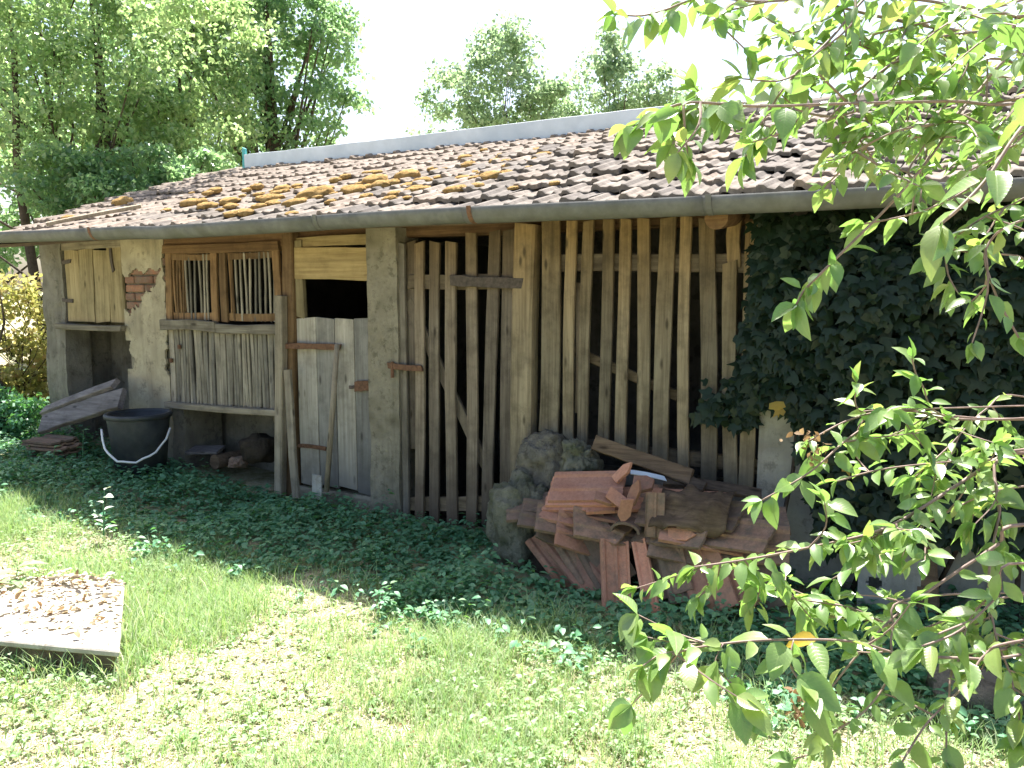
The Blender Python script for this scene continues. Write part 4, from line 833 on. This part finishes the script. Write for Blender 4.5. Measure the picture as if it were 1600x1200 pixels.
# grey panel with a hole, brown post and stones at the far right foot of the wall
pn0, pn1 = P(1338, 955, -.26), P(1436, 960, -.26); pz = P(1390, 838, -.26)[2]
hc = P(1366, 912, -.26)
V, Fq = skin(pn0[0], pn1[0], float(gz(pn0[0], -.26))-.02, pz, -.26, lambda x, z: np.hypot(x-hc[0], (z-hc[2])) < 0.034, 0.012, 0.022, 0.003)
obj('grey_panel', [(V, Fq)], M['palewall'], None, label='pale grey board panel with a round knot hole at the foot of the ivy wall', cat='panel')
top_plank('short_post', P(1452, 985, -.24), P(1448, 835, -.2), 0.10, 0.08, (0, -1, 0), 'brownboard', 'short brown post right of the grey panel with the hole', 'post')
V, Fq = blob(G(1520, 1085, 0.05), (0.17, 0.13, 0.09), 12, 0.2, 3, 1.7); obj('stone', [(V, Fq)], M['rock'], None, smooth=True, base=True, label='flat grey stone on the ground under the plum branches', cat='stone')
V, Fq = blob(G(1330, 965, 0.03), (0.09, 0.07, 0.05), 13, 0.2, 3, 1.7); obj('stone', [(V, Fq)], M['mossrock'], None, smooth=True, base=True, label='small dark stone left of the grey panel with the hole', cat='stone')
obj('stick', [tube([G(745, 905, .05), G(775, 925, .035), G(803, 947, .06)], [0.012, 0.016, 0.010], 7)], M['palewood'], None, label='pale dry stick lying in the shaded weeds before the gate', cat='stick')

# ------------------------------------------------------------------ low box in the left foreground
bt = 0.13
FRc, BRc, BLc = G(182, 1016, bt), G(188, 912, bt), G(60, 902, bt); u_ = unit(BLc-BRc); FLc = FRc+u_*1.05; BLc = BRc+u_*1.05
bx = empty('low_box', (FRc+BLc)/2-[0, 0, bt], 'low box with a pale slab lid strewn with dry leaves, front left', 'box')
cen = (FRc+BRc+FLc+BLc)/4
V = [q+unit(q-cen)*0.02 for q in (FLc, FRc, BRc, BLc)]; V = [q-[0, 0, 0.028] for q in V]+V
obj('lid', [(np.array(V), BOXF)], M['slab'], bx, bevel=0.006)
V = [q-unit(q-cen)*0.03 for q in (FLc, FRc, BRc, BLc)]; V = [np.array([q[0], q[1], -0.05]) for q in V]+[q-[0, 0, 0.03] for q in V]
obj('side', [(np.array(V), BOXF)], M['slabside'], bx, bevel=0.006)
rs = np.random.RandomState(5)
n = 620; a_ = rs.rand(n); b_ = rs.rand(n)**0.6; pos = FRc+np.outer(a_*1.0, u_)+np.outer(b_, (BRc-FRc))+np.stack([np.zeros(n), np.zeros(n), rs.rand(n)*0.018+0.004+0.05*(b_ > .75)*rs.rand(n)], -1)
dirs = rs.normal(size=(n, 3)); dirs[:, 2] *= 0.25; norms = rs.normal(size=(n, 3))*0.4; norms[:, 2] += 1
leaves_obj('leaf_litter', LEAF3, pos, dirs, norms, rs.uniform(0.018, 0.045, n), M['straw'], None, 6, kind='stuff', label='dry leaf litter scattered on the slab lid of the low box', cat='litter')
# twig across the back of the box
obj('stick', [tube([G(60, 905, .16), G(130, 900, .17), G(196, 912, .14)], [0.008, 0.010, 0.006], 6)], M['palewood'], None, label='thin bleached stick across the back edge of the low box', cat='stick')
def weed_plant(name, base, n, h, sz, mat, label, seed, cat='weed', spread=0.6):
    rs = np.random.RandomState(seed); base = np.asarray(base, float); t = empty(name, base, label, cat)
    tops = base+np.array([0.02, 0.01, h]); obj('stem', [tube([base, base+[0.01, 0, h*0.5], tops], [0.005, 0.004, 0.002], 5)], M['weed'], t)
    for i in range(n):
        u = (i+1)/n; a = i*2.4+rs.rand(); p = base+(tops-base)*u; d = np.array([math.cos(a)*spread, math.sin(a)*spread, 0.35-0.2*u])
        V, Fa, nv = scatter(LEAF, p[None], d[None], np.array([[rs.normal()*.2, rs.normal()*.2-0.1, 1.0]]), [sz*rs.uniform(.7, 1.2)])
        obj('leaf', [(V, Fa)], mat, t)
    return t
weed_plant('white_weed', G(162, 838, 0.08), 7, 0.30, 0.085, M['sunlit_white_leaf'], 'small weed with leaves coloured sunlit white on the edge of the shade', 61)
weed_plant('dock_plant', G(25, 945, 0.02), 9, 0.20, 0.16, M['weed_lit_tone'], 'broad-leaved green weed growing behind the low box', 62, spread=0.9)
weed_plant('dock_plant', G(84, 745, 0.14), 7, 0.24, 0.07, M['weed'], 'bright green sprout at the shade edge left of the white weed', 63)
weed_plant('dock_plant', G(130, 735, 0.14), 9, 0.34, 0.06, M['weed'], 'upright weed growing in front of the stacked tiles by the tub', 64)
weed_plant('dock_plant', G(512, 782, 0.0), 6, 0.12, 0.06, M['weed_lit_tone'], 'pale sprig at the foot of the hoe', 65)

# ------------------------------------------------------------------ ground cover and grass
rs = np.random.RandomState(90)
def in_view(X, Y, pad=120):
    d = np.stack([X-CAM[0], Y-CAM[1], X*0-CAM[2]], -1); dz = d@F3; px = 800+FPX*(d@RT)/np.maximum(dz, .1); py = 600-FPX*(d@UP)/np.maximum(dz, .1)
    return (dz > 0.5) & (px > -pad-200) & (px < 1600+pad+200) & (py < 1200+pad+150)
def edge(X): return -1.32+0.08*np.sin(X*3.1)+0.05*np.sin(X*7.7)                              # where the shaded weed strip gives way to dry grass
boxc = cen[:2]
def off_box(X, Y):
    a = np.stack([X-FRc[0], Y-FRc[1]], -1); Mi = np.linalg.inv(np.stack([u_[:2]*1.05, (BRc-FRc)[:2]], 1)); q = a@Mi.T
    return ~((q[..., 0] > 0.0) & (q[..., 0] < 1.0) & (q[..., 1] > 0.0) & (q[..., 1] < 1.0))
def weeds(n, xr, yr, hh, lsz, nl, mat, name, label, seed, dens):
    rs = np.random.RandomState(seed); X = rs.uniform(*xr, n); Y = rs.uniform(*yr, n)
    k = (rs.rand(n) < dens(X, Y)) & in_view(X, Y) & off_box(X, Y); X, Y = X[k], Y[k]; n = len(X)
    Z = gz(X, Y); h = rs.uniform(hh[0], hh[1], n)*(0.75+0.6*(vnoise(np.stack([X, Y, X*0], -1), 2.1)))
    h = np.maximum(h, hh[0]*0.6); lx, ly = rs.normal(size=n)*0.02, rs.normal(size=n)*0.02
    pos, dirs, norms, sc = [], [], [], []
    for q in range(nl):
        u = (q+1.0)/nl; a = rs.uniform(0, 6.28, n)
        pos.append(np.stack([X+lx*u+np.cos(a)*0.01, Y+ly*u+np.sin(a)*0.01, Z+h*(0.25+0.75*u)], -1))
        dirs.append(np.stack([np.cos(a), np.sin(a), rs.uniform(-.25, .45, n)], -1)); norms.append(np.stack([rs.normal(size=n)*.3, rs.normal(size=n)*.3, np.ones(n)], -1)); sc.append(rs.uniform(lsz[0], lsz[1], n))
    return leaves_obj(name, LEAF3, np.concatenate(pos), np.concatenate(dirs), np.concatenate(norms), np.concatenate(sc), mat, None, seed, kind='stuff', label=label, cat='ground cover')
nz_ = lambda X, Y, s, o: vnoise(np.stack([X, Y, X*0+o], -1), s)
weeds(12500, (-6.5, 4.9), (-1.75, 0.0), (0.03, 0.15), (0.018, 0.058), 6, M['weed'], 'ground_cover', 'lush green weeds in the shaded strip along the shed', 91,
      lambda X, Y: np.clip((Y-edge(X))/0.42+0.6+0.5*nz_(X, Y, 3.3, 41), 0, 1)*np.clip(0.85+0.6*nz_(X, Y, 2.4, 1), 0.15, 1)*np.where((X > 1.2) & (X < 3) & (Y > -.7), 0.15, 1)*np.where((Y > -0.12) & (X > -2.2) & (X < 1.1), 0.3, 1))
weeds(19000, (-8, 5.0), (-4.2, -0.9), (0.012, 0.08), (0.010, 0.034), 6, M['weed_lit_tone'], 'sunlit_weeds', 'small-leaved weeds coloured sunlit pale in the sunlit grass', 92,
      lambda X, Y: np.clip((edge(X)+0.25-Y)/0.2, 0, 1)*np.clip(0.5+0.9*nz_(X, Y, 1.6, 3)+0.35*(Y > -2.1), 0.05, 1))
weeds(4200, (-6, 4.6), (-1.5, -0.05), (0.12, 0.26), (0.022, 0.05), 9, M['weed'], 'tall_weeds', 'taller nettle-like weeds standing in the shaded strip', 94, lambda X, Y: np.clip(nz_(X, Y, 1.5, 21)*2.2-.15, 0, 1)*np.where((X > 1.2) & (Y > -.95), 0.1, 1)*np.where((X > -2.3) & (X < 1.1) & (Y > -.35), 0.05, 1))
weeds(3200, (-14, -3.9), (-3, 2.5), (0.06, 0.22), (0.05, 0.10), 5, M['weed'], 'ground_cover', 'taller weeds on the ground left of the shed', 93, lambda X, Y: np.where((X > -4.15) & (Y > -.1), 0, 0.9))
def blades(n, xr, yr, hh, w, mat, name, label, seed, dens, flatness=0.0):
    rs = np.random.RandomState(seed); X = rs.uniform(*xr, n); Y = rs.uniform(*yr, n)
    k = (rs.rand(n) < dens(X, Y)) & in_view(X, Y) & off_box(X, Y); X, Y = X[k], Y[k]; n = len(X); Z = gz(X, Y)
    tpl = (np.array([(-0.5, 0, 0), (0.5, 0, 0), (0.32, 0.55, 0.0), (-0.32, 0.55, 0.0), (0.04, 1.0, -0.22), (-0.04, 1.0, -0.22)]), np.array([(0, 1, 2, 3), (3, 2, 4, 5)]))
    h = rs.uniform(hh[0], hh[1], n)*(0.7+0.5*(vnoise(np.stack([X, Y, X*0+4], -1), 1.8)+0.5)); h = np.maximum(h, hh[0]*.5); a = rs.uniform(0, 6.28, n); tilt = rs.uniform(0.15, 0.9, n)+flatness
    dirs = np.stack([np.cos(a)*tilt, np.sin(a)*tilt, np.ones(n)*(1-flatness*0.42)], -1); norms = np.stack([np.cos(a)*-1, np.sin(a)*-1, 1+0*a], -1)
    Rm = frames(dirs, norms); V = tpl[0][None]*np.stack([np.full(n, 1.0)*w*rs.uniform(.6, 1.3, n), h, h], -1)[:, None, :]
    Wv = np.einsum('kij,kvj->kvi', Rm, V)+np.stack([X, Y, Z], -1)[:, None]
    Fa = (tpl[1][None]+(np.arange(n)*6)[:, None, None]).reshape(-1, 4)
    return obj(name, [(Wv.reshape(-1, 3), Fa)], mat, None, var=np.repeat(rs.rand(n), 6), kind='stuff', label=label, cat='grass')
blades(400000, (-6, 4.9), (-4.2, -0.95), (0.03, 0.125), 0.0036, M['grass'], 'grass', 'short sunlit green and straw coloured grass', 95, lambda X, Y: np.clip((edge(X)+0.35-Y)/0.3, 0, 1)*np.clip(0.52+1.4*nz_(X, Y, 2.2, 7)+0.6*nz_(X, Y, 6.5, 8), 0.16, 1))
blades(150000, (-6, 4.9), (-4.2, -1.0), (0.03, 0.09), 0.004, M['straw'], 'dry_straw', 'flattened dry straw lying in the sunlit grass', 96, lambda X, Y: np.clip((edge(X)+0.15-Y)/0.3, 0, 1)*np.clip(0.45-1.1*nz_(X, Y, 2.2, 7)+0.5*nz_(X, Y, 5.0, 12), 0.12, 1), 1.6)
blades(9000, (-3.4, 3.2), (-1.75, -0.95), (0.06, 0.17), 0.006, M['grass'], 'tall_grass', 'taller green grass tufts along the edge of the shade', 97, lambda X, Y: np.clip(1-np.abs(Y-edge(X))/0.22, 0, 1)*np.clip(nz_(X, Y, 2.6, 13)*1.6+.2, 0, 1))
blades(7000, (-1.3, 0.9), (-3.1, -1.5), (0.06, 0.20), 0.006, M['grass'], 'tall_grass', 'taller grass fringing the low box', 98, lambda X, Y: np.clip(1.25-np.abs(np.hypot(X-boxc[0], Y-boxc[1])-0.62)/0.35, 0, 1)*0.8)

def box_dist(X, Y):
    a = np.stack([X-FRc[0], Y-FRc[1]], -1); Mi = np.linalg.inv(np.stack([u_[:2]*1.05, (BRc-FRc)[:2]], 1)); q = a@Mi.T
    return np.hypot(np.maximum(np.maximum(-q[..., 0], q[..., 0]-1), 0)*1.05, np.maximum(np.maximum(-q[..., 1], q[..., 1]-1), 0)*np.linalg.norm(BRc-FRc))
blades(26000, (-1.6, 1.2), (-3.3, -1.4), (0.09, 0.30), 0.0065, M['grass'], 'tall_grass', 'long grass leaning over the sides of the low box', 99, lambda X, Y: np.clip(1-box_dist(X, Y)/0.16, 0, 1)*np.clip(0.6+1.2*nz_(X, Y, 4.0, 17), 0.1, 1))

rs = np.random.RandomState(101); n = 1100; X = rs.uniform(-4, 4.6, n); Y = rs.uniform(-4.1, -1.0, n); k = off_box(X, Y) & in_view(X, Y) & (nz_(X, Y, 3.0, 31) > 0.12); X, Y = X[k], Y[k]; n = len(X)
dirs = rs.normal(size=(n, 3)); dirs[:, 2] *= .3; norms = rs.normal(size=(n, 3))*.5; norms[:, 2] += 1
leaves_obj('fallen_leaves', LEAF3, np.stack([X, Y, gz(X, Y)+rs.uniform(.01, .05, n)], -1), dirs, norms, rs.uniform(.010, .032, n), M['brown_leaf'], None, 102, kind='stuff', label='brown fallen leaves scattered in the sunlit grass', cat='leaf litter')
n = 90; a_ = rs.beta(2, 3, n); b_ = 1-rs.rand(n)**1.6*0.9; pos = FRc+np.outer(a_*1.0, u_)+np.outer(b_*.96, (BRc-FRc))+np.stack([np.zeros(n), np.zeros(n), rs.rand(n)*0.03+0.008], -1)
dirs = rs.normal(size=(n, 3)); dirs[:, 2] *= .4; norms = rs.normal(size=(n, 3))*.6; norms[:, 2] += 1
leaves_obj('fallen_leaves', LEAF3, pos, dirs, norms, rs.uniform(.02, .045, n), M['brown_leaf'], None, 103, kind='stuff', label='curled brown leaves heaped at the back of the slab lid', cat='leaf litter')

# ------------------------------------------------------------------ plum tree reaching in from the right
tp = np.array([4.62, -1.25, 0.0])
plum = empty('plum_tree', tp, 'leafy plum tree reaching its glossy branches into the picture from the right', 'tree')
obj('trunk', [tube([tp+[0, 0, -0.1], tp+[0.03, 0.02, 0.6], tp+[-0.03, 0.0, 1.3], tp+[-0.05, -0.08, 2.0], tp+[-0.25, -0.2, 2.9], tp+[-0.5, -0.4, 3.6]], [0.085, 0.07, 0.062, 0.055, 0.04, 0.02], 10)], M['bark'], plum, smooth=True)
# (trunk height, [(px, py, distance)...], base radius, leaf spacing, leaf length, leaves from this share of the way, side twig chance)
BR = [
 (1.15, [(1600, 655, 2.3), (1480, 654, 2.25), (1405, 640, 2.2), (1330, 682, 2.15), (1265, 738, 2.1), (1190, 782, 2.1)], .010, .036, .062, .25, .35),
 (1.15, [(1560, 655, 2.28), (1405, 642, 2.2), (1330, 655, 2.15), (1262, 690, 2.1)], .007, .05, .055, .45, .2),
 (1.2, [(1500, 655, 2.25), (1440, 600, 2.2), (1425, 560, 2.18)], .005, .03, .06, .35, .3),
 (1.2, [(1405, 640, 2.2), (1342, 640, 2.18), (1338, 598, 2.15)], .005, .032, .055, .5, .2),
 (1.0, [(1600, 708, 2.2), (1570, 710, 2.18), (1500, 755, 2.12), (1420, 806, 2.06), (1365, 832, 2.0), (1280, 852, 1.98), (1180, 872, 1.95), (1085, 886, 1.95)], .013, .026, .058, .2, .55),
 (1.0, [(1600, 716, 2.4), (1400, 730, 2.36), (1308, 752, 2.32)], .008, .045, .06, .3, .3),
 (0.75, [(1600, 820, 2.0), (1560, 850, 2.0), (1500, 890, 1.98), (1440, 932, 1.95), (1388, 972, 1.92), (1330, 1035, 1.9), (1282, 1098, 1.88)], .011, .07, .055, .3, .2),
 (0.65, [(1600, 1022, 1.9), (1500, 1028, 1.88), (1400, 1020, 1.85), (1330, 1002, 1.8), (1200, 1000, 1.75), (1100, 1010, 1.72), (1050, 1022, 1.7)], .008, .055, .068, .25, .4),
 (1.0, [(1580, 705, 2.15), (1562, 800, 2.05), (1545, 900, 2.0), (1555, 990, 1.95), (1580, 1060, 1.9), (1600, 1160, 1.85)], .009, .035, .062, .15, .5),
 (0.6, [(1600, 1010, 1.95), (1500, 1030, 1.9), (1482, 1100, 1.85), (1478, 1190, 1.8)], .007, .055, .055, .45, .3),
 (0.6, [(1440, 932, 1.95), (1395, 985, 1.9), (1392, 1050, 1.86), (1350, 1112, 1.82), (1290, 1150, 1.8)], .006, .045, .055, .2, .3),
 (0.6, [(1600, 1000, 1.9), (1540, 1022, 1.88), (1508, 1070, 1.85), (1450, 1128, 1.8), (1410, 1190, 1.75)], .007, .04, .058, .25, .4),
 (0.55, [(1600, 930, 2.3), (1500, 960, 2.25), (1420, 985, 2.2), (1330, 950, 2.15), (1240, 935, 2.1), (1180, 915, 2.1)], .007, .032, .058, .2, .5),
 (0.9, [(1600, 760, 2.35), (1480, 800, 2.3), (1400, 850, 2.25), (1300, 905, 2.2)], .007, .034, .06, .2, .5),
 (0.9, [(1600, 620, 2.5), (1540, 640, 2.45), (1480, 700, 2.4), (1430, 745, 2.35)], .007, .032, .06, .2, .5),
 (0.5, [(1600, 880, 1.7), (1560, 930, 1.7), (1500, 985, 1.68), (1440, 1010, 1.66)], .006, .034, .058, .1, .4),
 (0.65, [(1130, 1006, 1.72), (1118, 1040, 1.70), (1150, 1075, 1.68), (1170, 1105, 1.68)], .003, .02, .085, .0, .0),
 (0.65, [(1240, 1000, 1.75), (1235, 1040, 1.72), (1265, 1085, 1.70)], .003, .022, .08, .0, .0),
 # upper branches
 (2.3, [(1312, 398, 1.5), (1285, 424, 1.5), (1258, 452, 1.5), (1244, 476, 1.5)], .003, .013, .072, .1, .0),
 (2.4, [(1100, 150, 1.8), (1060, 165, 1.8), (1020, 180, 1.78), (985, 200, 1.78)], .003, .02, .085, .0, .3),
 (2.4, [(1195, 190, 1.6), (1185, 215, 1.6), (1165, 245, 1.6)], .003, .02, .08, .0, .0),
 (2.6, [(1640, 62, 2.6), (1560, 58, 2.55), (1480, 46, 2.5), (1365, 24, 2.45), (1290, 5, 2.4)], .020, .026, .075, .1, .75),
 (2.9, [(1480, -90, 1.9), (1372, -22, 1.75), (1300, 58, 1.66), (1232, 128, 1.62), (1188, 196, 1.6)], .008, .07, .075, .15, .25),
 (2.4, [(1640, 152, 2.15), (1480, 158, 2.1), (1320, 162, 2.0), (1180, 166, 1.9), (1080, 160, 1.8), (1030, 175, 1.8)], .007, .05, .08, .35, .35),
 (2.3, [(1640, 60, 1.7), (1520, 152, 1.6), (1458, 240, 1.55), (1392, 318, 1.52), (1312, 398, 1.5), (1262, 448, 1.5)], .007, .13, .075, .3, .1),
 (2.1, [(1680, 120, 1.30), (1600, 195, 1.2), (1545, 275, 1.17), (1502, 322, 1.15), (1470, 350, 1.15)], .008, .055, .085, .35, .3),
 (2.0, [(1640, 330, 1.6), (1545, 380, 1.6), (1552, 450, 1.58), (1592, 528, 1.56)], .006, .05, .062, .2, .4),
 (2.9, [(1500, -100, 2.4), (1330, -18, 2.3), (1200, 2, 2.2), (1100, -4, 2.15), (1030, 20, 2.1)], .007, .05, .08, .3, .4),
 (2.6, [(1640, 30, 2.4), (1460, 60, 2.3), (1382, 108, 2.25), (1322, 158, 2.2), (1290, 190, 2.2)], .008, .034, .075, .15, .6),
 (2.2, [(1650, 205, 2.9), (1560, 214, 2.85), (1450, 226, 2.8), (1370, 236, 2.75), (1290, 252, 2.7)], .009, .024, .065, .1, .8),
 (2.5, [(1650, 110, 3.0), (1540, 120, 2.9), (1440, 132, 2.8), (1350, 120, 2.7)], .009, .028, .075, .1, .75),
 (2.7, [(1650, 10, 2.2), (1560, 20, 2.1), (1440, 0, 2.0), (1300, -10, 2.0)], .009, .03, .078, .1, .7),
 (2.4, [(1650, 180, 2.0), (1580, 230, 1.95), (1520, 290, 1.9), (1440, 330, 1.85), (1350, 350, 1.8)], .007, .045, .07, .2, .4),
 (2.7, [(1650, 90, 2.7), (1560, 92, 2.6), (1450, 84, 2.5), (1360, 70, 2.45), (1270, 80, 2.4)], .008, .03, .078, .1, .8),
 (2.6, [(1650, 130, 2.2), (1560, 160, 2.2), (1480, 190, 2.15), (1400, 205, 2.1), (1330, 240, 2.1)], .007, .035, .075, .1, .7),
 (2.8, [(1650, -20, 2.6), (1520, 20, 2.5), (1400, 45, 2.4), (1320, 70, 2.4), (1270, 110, 2.4)], .007, .032, .078, .1, .8),
 (2.4, [(1650, 190, 2.4), (1560, 205, 2.4), (1460, 215, 2.3), (1380, 210, 2.3), (1310, 225, 2.25)], .006, .03, .07, .1, .8),
 (2.4, [(1200, 165, 1.9), (1140, 160, 1.85), (1080, 172, 1.8), (1010, 190, 1.78)], .004, .03, .085, .0, .6),
 (1.9, [(1650, 300, 1.9), (1580, 320, 1.9), (1520, 350, 1.88), (1460, 400, 1.85)], .005, .03, .07, .1, .6),
 (1.7, [(1650, 420, 1.9), (1590, 400, 1.9), (1520, 395, 1.86), (1470, 385, 1.85)], .006, .05, .065, .2, .4),
]
leafv = [mesh_from('leaf', *leaf_tpl(w_, n=5, fold=f_, droop=d_), M['plum_leaf_veined'], True) for w_, f_, d_ in ((.54, .15, .2), (.62, .1, .35), (.48, .34, .12), (.66, .22, .3), (.52, .05, .6))]
leafy = mesh_from('leaf', *leaf_tpl(.52, n=5, fold=.2, droop=.35), M['yellow_leaf'], True)
rs = np.random.RandomState(77); ALL = []
def spline(pts, per=6):
    pts = np.asarray(pts); out_ = []
    for i in range(len(pts)-1):
        p0, p1, p2, p3 = pts[max(i-1, 0)], pts[i], pts[i+1], pts[min(i+2, len(pts)-1)]
        for q in range(per):
            t = q/per; out_.append(0.5*((2*p1)+(-p0+p2)*t+(2*p0-5*p1+4*p2-p3)*t*t+(-p0+3*p1-3*p2+p3)*t**3))
    out_.append(pts[-1]); return np.array(out_)
def twig_leaves(line, spacing, size, start, branch, end_cluster=True):
    seg = np.linalg.norm(np.diff(line, axis=0), axis=1); cum = np.concatenate([[0], np.cumsum(seg)]); L = cum[-1]; s = L*start; side = 1
    while s < L:
        p = np.array([np.interp(s, cum, line[:, k]) for k in range(3)]); i = min(np.searchsorted(cum, s), len(line)-1); t = unit(line[i]-line[max(i-1, 0)])
        sd = unit(np.cross(t, (0, 0, 1))+rs.normal(size=3)*0.35)*side; side = -side
        d = unit(t*rs.uniform(.1, .9)+sd*rs.uniform(.6, 1.1)+np.array([0, 0, rs.uniform(-.7, .25)])); nrm = unit(np.array([rs.normal()*.55, rs.normal()*.55-.15, 1.0]))
        ALL.append((branch, p+d*0.008, d, nrm, size*rs.uniform(.45, 1.3))); s += spacing*rs.uniform(.6, 1.4)
    if end_cluster:
        for q in range(3):
            t = unit(line[-1]-line[-2]); d = unit(t+rs.normal(size=3)*0.55+np.array([0, 0, -.2])); ALL.append((branch, line[-1], d, unit(np.array([rs.normal()*.5, rs.normal()*.5, 1.])), size*rs.uniform(.8, 1.2)))
for (hz, pts, r0, spc, lsz, st, ch) in BR:
    up_ = hz > 1.6; spc *= 0.60 if up_ else 0.60; lsz *= 0.80 if up_ else 1.02; ch = min(1.0, ch*(1.15 if up_ else 1.35)); r0 *= 0.52
    if up_ and pts[0][2] > 2.1: pts = [(q[0], q[1], q[2]*0.72) for q in pts]; lsz *= 0.78; spc *= 0.80
    w = [D(*q) for q in pts]
    start = tp+np.array([-0.04, -0.03, hz]); first = w[0]; twiglet = r0 < .0025 or pts[0][0] == 1200
    line = spline(w) if twiglet else spline([start, (start+first)/2+np.array([0, 0, 0.04])]+w); npt = len(line)
    parts = [tube(line, np.linspace(r0, 0.0022, npt), 6)]
    bname = 'branch'
    br = obj(bname, parts, M['twig'], plum, smooth=True)
    ib = 0 if twiglet else int(npt*2/(len(w)+1)); vis = line[ib:]
    twig_leaves(vis, spc, lsz, st*0.5, br)
    seg = np.linalg.norm(np.diff(vis, axis=0), axis=1).sum(); k = int(seg/0.075)
    for q in range(k):
        if rs.rand() > ch: continue
        i = rs.randint(max(1, int(len(vis)*st*.6)), len(vis)-1); p = vis[i]; t = unit(vis[i]-vis[i-1]); L = rs.uniform(.07, .2)
        d = unit(t*rs.uniform(.2, .9)+rs.normal(size=3)*np.array([.7, .7, .6])); e = p+d*L+np.array([0, 0, -.15*L]); tl = spline([p, (p+e)/2+rs.normal(size=3)*.008, e], 4)
        obj('twig', [tube(tl, np.linspace(.0028, .0014, len(tl)), 5)], M['twig'], br)
        twig_leaves(tl, spc*.8, lsz*.95, .15, br)
# the 300 leaves that show largest are single parts of their branch, the rest one part of the tree
ALL = [(q[4]/max(.3, (q[1]-CAM)@F3),)+q for q in ALL]
def vis_(p):
    d = (p-CAM)@F3; px, py = 800+FPX*((p-CAM)@RT)/d, 600-FPX*((p-CAM)@UP)/d; return -40 < px < 1640 and -40 < py < 1240
ALL = [q for q in ALL if (q[2]-CAM)@F3 > .8]
ALL.sort(key=lambda q: -(q[0]+(10 if vis_(q[2]) else 0)))
for i, (ap, br, p, d, nrm, sz) in enumerate(ALL[:300]):
    Rm = frames(d[None], nrm[None])[0]*sz; me = leafy if rs.rand() < .015 else leafv[rs.randint(5)]
    o = bpy.data.objects.new('leaf', me); col.objects.link(o); attach(o, br)
    o.matrix_basis = Matrix(((Rm[0, 0], Rm[0, 1], Rm[0, 2], p[0]), (Rm[1, 0], Rm[1, 1], Rm[1, 2], p[1]), (Rm[2, 0], Rm[2, 1], Rm[2, 2], p[2]), (0, 0, 0, 1)))
rest = ALL[300:]; print('plum leaves', len(ALL))
if rest: leaves_obj('foliage', LEAF, np.array([q[2] for q in rest]), np.array([q[3] for q in rest]), np.array([q[4] for q in rest]), np.array([q[5] for q in rest]), M['plum_leaf'], plum, 78, kind='stuff')
# withered blossom ends
for (px, py, d) in ((1262, 690, 2.1), (1275, 700, 2.12), (1250, 1100, 1.8), (1285, 1120, 1.82)):
    n = 26; c = D(px, py, d); pos = c+rs.normal(size=(n, 3))*.018; leaves_obj('withered_cluster', LEAF3, pos, rs.normal(size=(n, 3)), rs.normal(size=(n, 3)), rs.uniform(.012, .026, n), M['brown_leaf'], plum, 79, kind='stuff')
